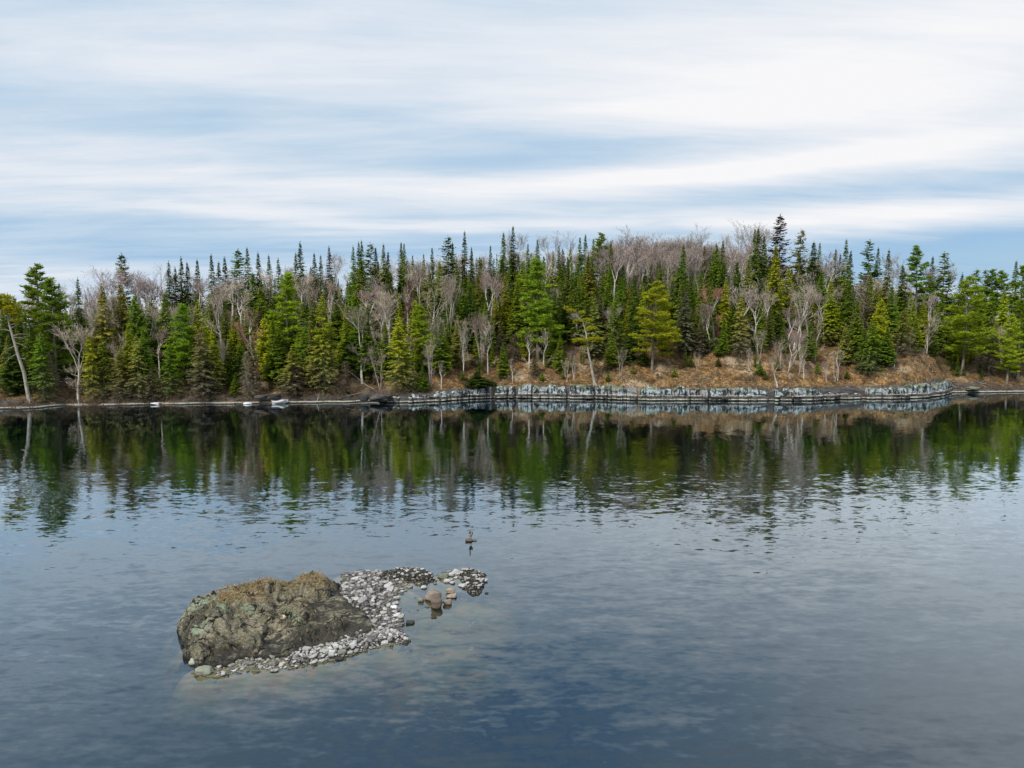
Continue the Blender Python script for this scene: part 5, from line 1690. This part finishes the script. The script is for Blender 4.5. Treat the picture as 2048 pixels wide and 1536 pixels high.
# ------------------------------------------------------------------ the forest between them
def fill_forest():
    rg = random.Random(31)
    pts = []
    for r in TREES:
        o = r['root'].location; pts.append((o.x, o.y, max(.8, r['R'] * .8)))
    n_c = n_b = 0; tries = 0
    while tries < 22000 and (n_c < 265 or n_b < 150):
        tries += 1
        u = rg.uniform(-60, 2110)
        s = 5 + 78 * rg.random() ** .85
        if 1180 < u < 1900 and s < 5: continue
        if 1180 < u < 1900 and s < 13 and rg.random() < .5: continue
        if 860 < u <= 1180 and s < 6: continue
        if s < 9 and rg.random() < .5: continue
        Y = 160.0 + s
        for _ in range(3):
            p = at_Y(u, 650, Y); Y = shore_Y(p.x) + s
        X = p.x
        is_b = rg.random() < (.24 + .25 * (s > 58) + .15 * (noise.noise(Vector((X * .03, Y * .03, 2))) > .1))
        if is_b and n_b >= 150: continue
        if not is_b and n_c >= 265: continue
        R = rg.uniform(1.2, 2.3) if not is_b else 1.6
        if any((X - a) ** 2 + (Y - b) ** 2 < (R * .38 + c * .38) ** 2 for a, b, c in pts): continue
        # keep the sky line where it is: no filler may rise above the picked trees around it
        gz = ground_s(X, s)
        H = rg.uniform(8.5, 15.5) if not is_b else rg.uniform(9, 13.5)
        if s < 13 and u > 860: H *= rg.uniform(.4, .85)
        if s > 55: H = rg.uniform(10, 16)
        lim = SKY(u) + (0 if not is_b else -8) + rg.uniform(0, 16)
        zmax = at_Y(u, lim, Y).z
        H = min(H, zmax - gz)
        if H < 4.5: continue
        wpx = R / Y * FPX * (H / 14 + .15)
        if is_b:
            place_tree(rg.choice(['birch', 'birch', 'birch', 'birch_multi']), u, None, s, wpx * 1.1, rg.choice('ppkgg'), rg.gauss(0, .05), H=H); n_b += 1
        else:
            kind = rg.choice(['spire', 'spire', 'fir', 'fir', 'spruce', 'spruce'] if s > 20 else ['fir', 'spruce', 'spruce', 'cedar', 'spire'])
            tint = rg.choice('ddgggoob' if s > 30 else 'dggbgooyyk')
            place_tree(kind, u, None, s, wpx * (.75 if kind == 'spire' else 1), tint, rg.gauss(0, .02), H=H); n_c += 1
        pts.append((X, Y, R))
_top = sorted([(r['u'], r['top']) for r in TREES if r['s'] > 38])
SKY_PX = [(-200, 600), (0, 590), (60, 575), (120, 580), (180, 545), (240, 535), (330, 535), (420, 525), (600, 515), (700, 505), (860, 510), (1000, 500), (1100, 490), (1200, 485), (1300, 470), (1400, 480), (1500, 480), (1600, 500), (1700, 510), (1800, 525), (1860, 540), (1920, 560), (2048, 565), (2300, 575)]
def SKY(u): return float(np.interp(u, [a for a, b in SKY_PX], [b for a, b in SKY_PX]))
fill_forest()

# ------------------------------------------------------------------ the mass of wood behind and between, past the trees one can pick out
def mass():
    rg = random.Random(404)
    lo_c = [conifer(900 + i, H=12.0, R=[2.0, 2.5, 2.2][i], power=.9, droop=.35, dens=.8, ragged=.4, tw=(.70, .34), step=.40, topR=.12, dead_to=.3, dead_amt=.5) for i in range(3)]
    lo_b = []
    for i in range(3):
        a, c, top = birch(960 + i, H=12, form=['vase', 'narrow', 'vase'][i], fork=.5, tw_n=.5, fine=.05)
        lo_b.append((a, c, top))
    def arr(me):
        c = np.empty(len(me.vertices) * 3, np.float32); me.vertices.foreach_get('co', c)
        tot = np.empty(len(me.polygons), np.int32); me.polygons.foreach_get('loop_total', tot)
        vi = np.empty(len(me.loops), np.int32); me.loops.foreach_get('vertex_index', vi)
        att = {}
        for k in ('tone', 'dead'):
            if k in me.attributes:
                a = np.empty(len(me.vertices), np.float32); me.attributes[k].data.foreach_get('value', a); att[k] = a
            else: att[k] = np.zeros(len(me.vertices), np.float32)
        if (tot == 4).all(): F = vi.reshape(-1, 4)
        else: raise RuntimeError('quads only')
        return c.reshape(-1, 3), F, att
    AC = [arr(m) for m in lo_c]; AB = [(arr(a), arr(c), t) for a, c, t in lo_b]
    def joined(name, items, mat):
        V, F, T, D = [], [], [], []; o = 0
        for (A, loc, sx, sz, rz, sh) in items:
            c, s = math.cos(rz), math.sin(rz); v = A[0]
            x = (v[:, 0] * c - v[:, 1] * s) * sx + loc[0]; y = (v[:, 0] * s + v[:, 1] * c) * sx + loc[1]; z = v[:, 2] * sz + loc[2]
            V.append(np.stack([x, y, z], 1)); F.append(A[1] + o); o += len(v); T.append(np.clip(A[2]['tone'] + sh, 0, 1)); D.append(A[2]['dead'])
        return mesh_np(name, np.concatenate(V), np.concatenate(F), [mat], {'tone': np.concatenate(T), 'dead': np.concatenate(D)}, False)
    con, btr, bcr = {0: [], 1: []}, [], []
    def spot(u, s):
        Y = 160.0 + s
        for _ in range(3):
            p = at_Y(u, 640, Y); Y = shore_Y(p.x) + s
        return p.x, Y
    for i in range(1150):
        u = rg.uniform(-260, 2320); s = 16 + 120 * rg.random() ** 1.15
        if i > 430: s = rg.uniform(7, 30) if u < 1180 or u > 1905 else 7 + 24 * rg.random() ** .7
        if i > 760: s = rg.uniform(16, 55)
        X, Y = spot(u, s); gz = ground_s(X, s)
        H = rg.uniform(8, 17) if i <= 430 else rg.uniform(1.8, 6) if i <= 760 else rg.uniform(7, 13)
        zmax = at_Y(u, SKY(u) + 3 + rg.uniform(0, 16), Y).z
        H = min(H, zmax - gz)
        if H < 1.5: continue
        con[0 if rg.random() < .62 else 1].append((rg.choice(AC), (X, Y, gz - .1), H / 12 * rg.uniform(.75, 1.05), H / 12, rg.uniform(0, 6.28), rg.uniform(-.25, .2)))
    for i in range(420):
        u = rg.uniform(-200, 2250); s = rg.uniform(40, 120) if rg.random() < .8 else rg.uniform(14, 40)
        if 1230 < u < 1480 or rg.random() < .5: s = rg.uniform(52, 100)
        if i > 220: u = rg.uniform(1200, 1520); s = rg.uniform(55, 95)
        X, Y = spot(u, s); gz = ground_s(X, s); H = rg.uniform(10, 18)
        zmax = at_Y(u, SKY(u) + rg.uniform(-16, 4), Y).z
        H = min(H, zmax - gz)
        if H < 4: continue
        a, c, t = rg.choice(AB); k = H / t; it = ((X, Y, gz - .1), k * 1.25, k, rg.uniform(0, 6.28), 0)
        bcr.append((c, *it)); btr.append((a, *it))
    for k, (nm, col) in enumerate((('distant_conifers', (.11, .17, .03, .6)), ('paler_conifers', (.19, .24, .045, .8)))):  # two needle greens dealt out at random, the second one lighter
        o = link(nm, joined(nm, con[k], M_NEEDLE), kind='stuff'); o.color = col
    o = link('distant_birch_crowns', joined('distant_birch_crowns', bcr, M_TWIG), kind='stuff'); o.color = (.32, .275, .29, 1)
    o = link('distant_birch_stems', joined('distant_birch_stems', btr, M_BIRCH), kind='stuff'); o.color = (.9, .88, .85, 1)
mass()
# ------------------------------------------------------------------ labels: look, row and the two landmarks the tree stands between
for r in TREES:
    if r['root'].get('label') is None and r['u'] is not None and r['top'] == 0:
        L = r['root'].location + Vector((0, 0, r['H']))
        r['top'] = 768 - FPX * math.tan(math.atan2(L.z - CAM_H, L.y) + PITCH)
LAND = [(-400, 'picture edge'), (50, 'big leaning pine'), (120, 'white leaning birch'), (243, 'ragged skyline spruce'), (337, 'slim spires'), (400, 'lichen-grey shore spruce'), (506, 'red-twigged birch'), (572, 'bright feathery pine'), (644, 'yellow shore spruce'), (700, 'slanting white birch'),
        (797, 'small yellow spruce'), (896, 'ragged crest spruce'), (962, 'forked birches'), (1075, 'bright cone pine'), (1180, 'crooked pine'), (1308, 'yellow layered pine'), (1402, 'vase-shaped birch'), (1483, 'pale slope spruce'), (1561, 'tall ragged spruce'), (1662, 'yellow slope spruce'),
        (1745, 'dead brown spruce'), (1839, 'tall round pine'), (1937, 'green layered pine'), (2022, 'last yellow pine'), (3000, 'picture edge')]
def row_of(s):
    return 'by the water' if s < 6.5 else 'low on the slope' if s < 16 else 'halfway up' if s < 32 else 'high on the hill' if s < 50 else 'on the crest'
ORD = ['first', 'second', 'third', 'fourth', 'fifth', 'sixth', 'seventh', 'eighth', 'ninth', 'tenth', 'eleventh', 'twelfth']
cells = {}
for r in TREES:
    size = 'tall' if r['H'] > 14.5 else 'short' if r['H'] < 8 else 'mid-sized'
    tn = TN[r['tint']]
    if r['kind'].startswith('birch'):
        tn = {'p': 'purple-twigged', 'g': 'grey-twigged', 'k': 'white-stemmed', 'r': 'red-twigged', 'o': 'brown-twigged'}[r['tint']]
    elif r['kind'] == 'snag':
        tn = {'r': 'rusty', 'p': 'brown', 'k': 'grey'}[r['tint']]
    elif tn == 'rusty dead': tn = 'rusty'
    k = KN[r['kind']][2].replace('bare ', '') if r['kind'].startswith('birch') else KN[r['kind']][2]
    i = max(j for j, (a, _) in enumerate(LAND) if a <= r['u'])
    a, b = LAND[i][1], LAND[i + 1][1]
    if a == 'picture edge': place = 'outside the big leaning pine'
    elif b == 'picture edge': place = 'beyond the last yellow pine'
    else: place = 'from %s to %s' % (a, b)
    key = (size, tn, k, row_of(r['s']), place)
    cells.setdefault(key, []).append(r)
for (size, tn, k, row, place), rs_ in cells.items():
    rs_.sort(key=lambda r: r['u'])
    for i, r in enumerate(rs_):
        lead = '' if len(rs_) == 1 else ORD[min(i, 11)] + ' '
        lab = '%s%s %s %s %s, %s' % (lead, size, tn, k, row, place)
        if len(lab.replace('-', 'x').split()) > 16:
            lab = lab.replace('mid-sized ', '')
        while len(lab.split()) > 16:
            lab = lab.replace('halfway up', 'midway').replace('high on the hill', 'uphill').replace('low on the slope', 'downslope').replace(' from ', ' ', 1) if 'halfway' in lab or 'high on' in lab or 'low on' in lab else ' '.join(lab.split()[:16])
        r['root']['label'] = lab
        r['root']['group'] = {'birch': 'bare birches on the hill', 'pine': 'pines on the far shore'}.get(r['root']['category'], 'conifers on the wooded hill')

# ------------------------------------------------------------------ undergrowth and fallen wood
def brush():
    rg = random.Random(8); rs = np.random.RandomState(8)
    P0, D0, l0, tn = [], [], [], []
    for _ in range(2600):
        u = rg.uniform(-40, 2090); s = 1.5 + 30 * rg.random() ** 1.6
        if 1200 < u < 1900 and s < 3: continue
        if 1340 < u < 1480 and 3 < s < 12 and rg.random() < .5: continue
        Y = 160.0 + s
        for _k in range(2):
            p = at_Y(u, 700, Y); Y = shore_Y(p.x) + s
        z = ground_s(p.x, s); h = rg.uniform(.5, 2.2)
        for _k in range(26):
            d = Vector((rg.gauss(0, .5), rg.gauss(0, .5), 1)).normalized()
            t = rg.random() * .7
            b = Vector((p.x, Y, z)) + d * h * t
            d2 = (d + Vector((rg.gauss(0, .5), rg.gauss(0, .5), rg.gauss(0, .3)))).normalized()
            P0.append(tuple(b)); D0.append(tuple(d2)); l0.append(h * rg.uniform(.25, .7)); tn.append(rg.random())
    P0 = np.array(P0); D0 = np.array(D0); l0 = np.array(l0)
    V = kites(P0, D0, nrm(np.cross(D0, rs.normal(0, 1, P0.shape))), l0, np.full(len(l0), .05))
    o = link('undergrowth', finish('undergrowth', [V], [np.repeat(tn, 4)], [np.zeros(len(V))], M_TWIG), kind='stuff')
    o.color = (.17, .125, .095, 1)
    # loose dead leaves, moss and small ferns on the slope
    P0, l0, tn = [], [], []
    for _ in range(26000):
        u = rg.uniform(840, 2060) if rg.random() < .8 else rg.uniform(-20, 840); s = .9 + 19 * rg.random()
        Y = 160.0 + s
        for _k in range(2):
            p = at_Y(u, 740, Y); Y = shore_Y(p.x) + s
        z = ground_s(p.x, s)
        P0.append((p.x, Y, z + .02)); l0.append(rg.uniform(.15, .42)); tn.append(rg.random() ** 1.2)
    P0 = np.array(P0); l0 = np.array(l0)
    D = nrm(rs.normal(0, 1, P0.shape) * (1, 1, .45) + (0, 0, .45))
    V = kites(P0, D, nrm(np.cross(D, rs.normal(0, 1, P0.shape))), l0, l0 * .55)
    o = link('leaf_litter', finish('leaf_litter', [V], [np.repeat(tn, 4)], [np.zeros(len(V))], M_DRY), kind='stuff')
    o.color = (.17, .10, .045, 1)
    # pale weathered chips that gather along the foot of the slope
    P0, l0, tn = [], [], []
    for (ua, ub, sa, sb, n) in ((1205, 1290, 1.2, 6, 1500), (1335, 1450, 1.2, 7, 2400), (1440, 1600, 1.2, 4.5, 1600), (1690, 1760, 1.2, 9, 1300), (1790, 1892, 1.2, 10, 3000), (1010, 1120, 1.2, 5, 700), (1905, 2040, 2, 5, 500)):
        for _ in range(n):
            u = (rg.gauss((ua + ub) / 2, (ub - ua) / 3.2)); s = max(1.0, rg.gauss((sa + sb) / 2, (sb - sa) / 3.4))
            if 1896 < u < 1908: continue
            Y = 160.0 + s
            for _k in range(2):
                p = at_Y(u, 740, Y); Y = shore_Y(p.x) + s
            if noise.noise(Vector((p.x * .5, s * .8, 4))) < -.12: continue
            P0.append((p.x, Y, ground_s(p.x, s) + .03)); l0.append(rg.uniform(.15, .40)); tn.append(rg.random())
    P0 = np.array(P0); l0 = np.array(l0); D = nrm(rs.normal(0, 1, P0.shape) * (1, 1, .5) + (0, -.1, .35))
    V = kites(P0, D, nrm(np.cross(D, rs.normal(0, 1, P0.shape))), l0, l0 * .7)
    o = link('pale_scree', finish('pale_scree', [V], [np.repeat(tn, 4)], [np.zeros(len(V))], M_DRY), kind='stuff')
    o.color = (.37, .29, .215, 1)
brush()
def log_(name, cat, label, pts, rad, col, mat=None, part='trunk', twigs=0, seed=1):
    root = link(name, None, loc=tuple(pts[0])); root['label'] = label; root['category'] = cat
    L = [p - pts[0] for p in pts]; m = MB(); m.add(*tube(L, rad, 6))
    o = link(part, m.mesh(part, [mat or M_BARK]), root); o.color = (*col, 1)
    rs = np.random.RandomState(seed)
    for _ in range(twigs):
        i = rs.randint(1, len(L)); b = L[i - 1].lerp(L[i], rs.rand()); q = b + Vector(rs.normal(0, .8, 3)) + Vector((0, 0, .4)); k = MB(); k.add(*tube([b, b.lerp(q, .5) + Vector(rs.normal(0, .1, 3)), q], [.035, .022, .008], 4))
        t = link('branch', k.mesh('branch', [mat or M_BARK]), root); t.color = (*col, 1)
def S_(u, y, s):
    Y = 160 + s
    for _ in range(3): p = at_Y(u, y, Y); Y = shore_Y(p.x) + s
    return at_Y(u, y, Y)
log_('fallen_trunk', 'log', 'thin pale fallen trunk slanting down to low shore near the wall start', [S_(750, 779, 3), S_(735, 772, 4), S_(705, 748, 6), S_(692, 738, 8)], [.12, .11, .08, .04], (.30, .26, .22), twigs=3)
log_('fallen_trunk', 'log', 'pale pole lying on the low bedrock beside the dark square block', [S_(684, 794, 1.5), S_(705, 789, 2), S_(728, 784, 2.6)], [.05, .06, .07], (.36, .32, .28))
log_('driftwood_stick', 'stick', 'short white stick standing upright at the far waterline', [S_(634, 803, .3), S_(636, 797, .5), S_(637, 790, .6)], [.08, .07, .04], (.55, .5, .45))
log_('bent_snag', 'dead tree', 'bent white dead birch hooking over above the wall, past its middle', [S_(1675, 762, 3), S_(1677, 740, 3), S_(1673, 722, 3), S_(1675, 708, 3), S_(1668, 703, 3), S_(1656, 711, 3)], [.10, .09, .085, .07, .05, .02], (.9, .88, .84), M_BIRCH, twigs=4, seed=4)
log_('leaning_snag', 'dead tree', 'pale kinked stem leaning beside the cleft in the bedrock wall', [S_(1555, 776, 1.2), S_(1553, 765, 2), S_(1548, 748, 3.5), S_(1556, 730, 4)], [.22, .18, .10, .04], (.40, .36, .31), twigs=5, seed=6)
_rg = random.Random(66)
for _i, (_u, _s, _w) in enumerate([(1235, 5, 'left of the yellow layered pine'), (1365, 7, 'under the lichen-grey slope spruce'), (1420, 4, 'on open litter below the vase-shaped birch'), (1500, 6, 'under the pale slope spruce'), (1590, 5, 'below the birch clump'), (1715, 6, 'below the dead brown spruce'), (1800, 4.5, 'before the pale bluff'), (1100, 5, 'under the bright cone pine'), (1035, 7, 'beside the forked birches'), (880, 4, 'where the rock wall rises'), (1960, 4, 'past the end of the wall'), (430, 3.5, 'by the lichen-grey shore spruce')]):
    _a = S_(_u, 740, _s); _a.z = ground(_a.x, _a.y) + .12
    _L = _rg.uniform(2, 4.5); _dx = _L * _rg.choice([-1, 1]); _dy = _rg.uniform(-.8, 1.5)
    _b = Vector((_a.x + _dx, _a.y + _dy, 0)); _b.z = ground(_b.x, _b.y) + .25; _m = (_a + _b) / 2; _m.z = max(_m.z, ground(_m.x, _m.y) + .12)
    log_('fallen_trunk', 'log', 'grey dead trunk lying on the leafy slope ' + _w, [_a, _m, _b], [.11, .09, .05], (.34, .30, .26), twigs=4, seed=_i)
def roots_(u, y, s, label, seed):
    root = link('root_plate', None, loc=tuple(S_(u, y, s))); root['label'] = label; root['category'] = 'tree roots'
    rs = np.random.RandomState(seed)
    for k in range(8):
        a = math.pi + rs.uniform(0, 3.14); L = rs.uniform(.9, 2.0); m = MB()
        m.add(*tube([Vector((0, 0, .3)), Vector((math.cos(a) * L * .45, math.sin(a) * L * .3, .15)), Vector((math.cos(a) * L, math.sin(a) * L * .7, -.7 * L * .6))], [.10, .07, .02], 5))
        o = link('root', m.mesh('root', [M_BARK]), root); o.color = (.36, .32, .29, 1)
roots_(1316, 748, 4.5, 'bare grey roots spread under the yellow layered pine', 3)
for _i, (_u, _s, _h, _w) in enumerate([(1218, 3.5, 2.2, 'beside the crooked pine'), (1268, 6, 3.0, 'between the crooked and the layered pine'), (1352, 5, 2.0, 'right of the layered pine roots'), (1385, 9, 3.4, 'below the lichen-grey slope spruce'), (1440, 8, 2.6, 'alone on the open litter'), (1535, 4, 2.0, 'at the cleft in the rock wall'), (1560, 7, 3.2, 'under the birch clump'), (1640, 6, 2.8, 'near the tan upright boulder'), (1700, 4, 1.8, 'behind the bent white birch'), (1782, 7, 3.0, 'at the foot of the pale bluff'), (1840, 8, 2.0, 'on the pale bluff'), (1128, 4, 2.2, 'left of the crooked pine on the wall top'), (1085, 3.5, 1.8, 'under the bright cone pine'), (925, 5, 2.4, 'above the first wall blocks')]):
    _r = place_tree('fir', _u, None, _s, 6, 'gobgd'[_i % 5], 0.0, H=_h)
    _r['label'] = 'knee-high to man-high young fir ' + _w; _r['group'] = 'conifers on the wooded hill'
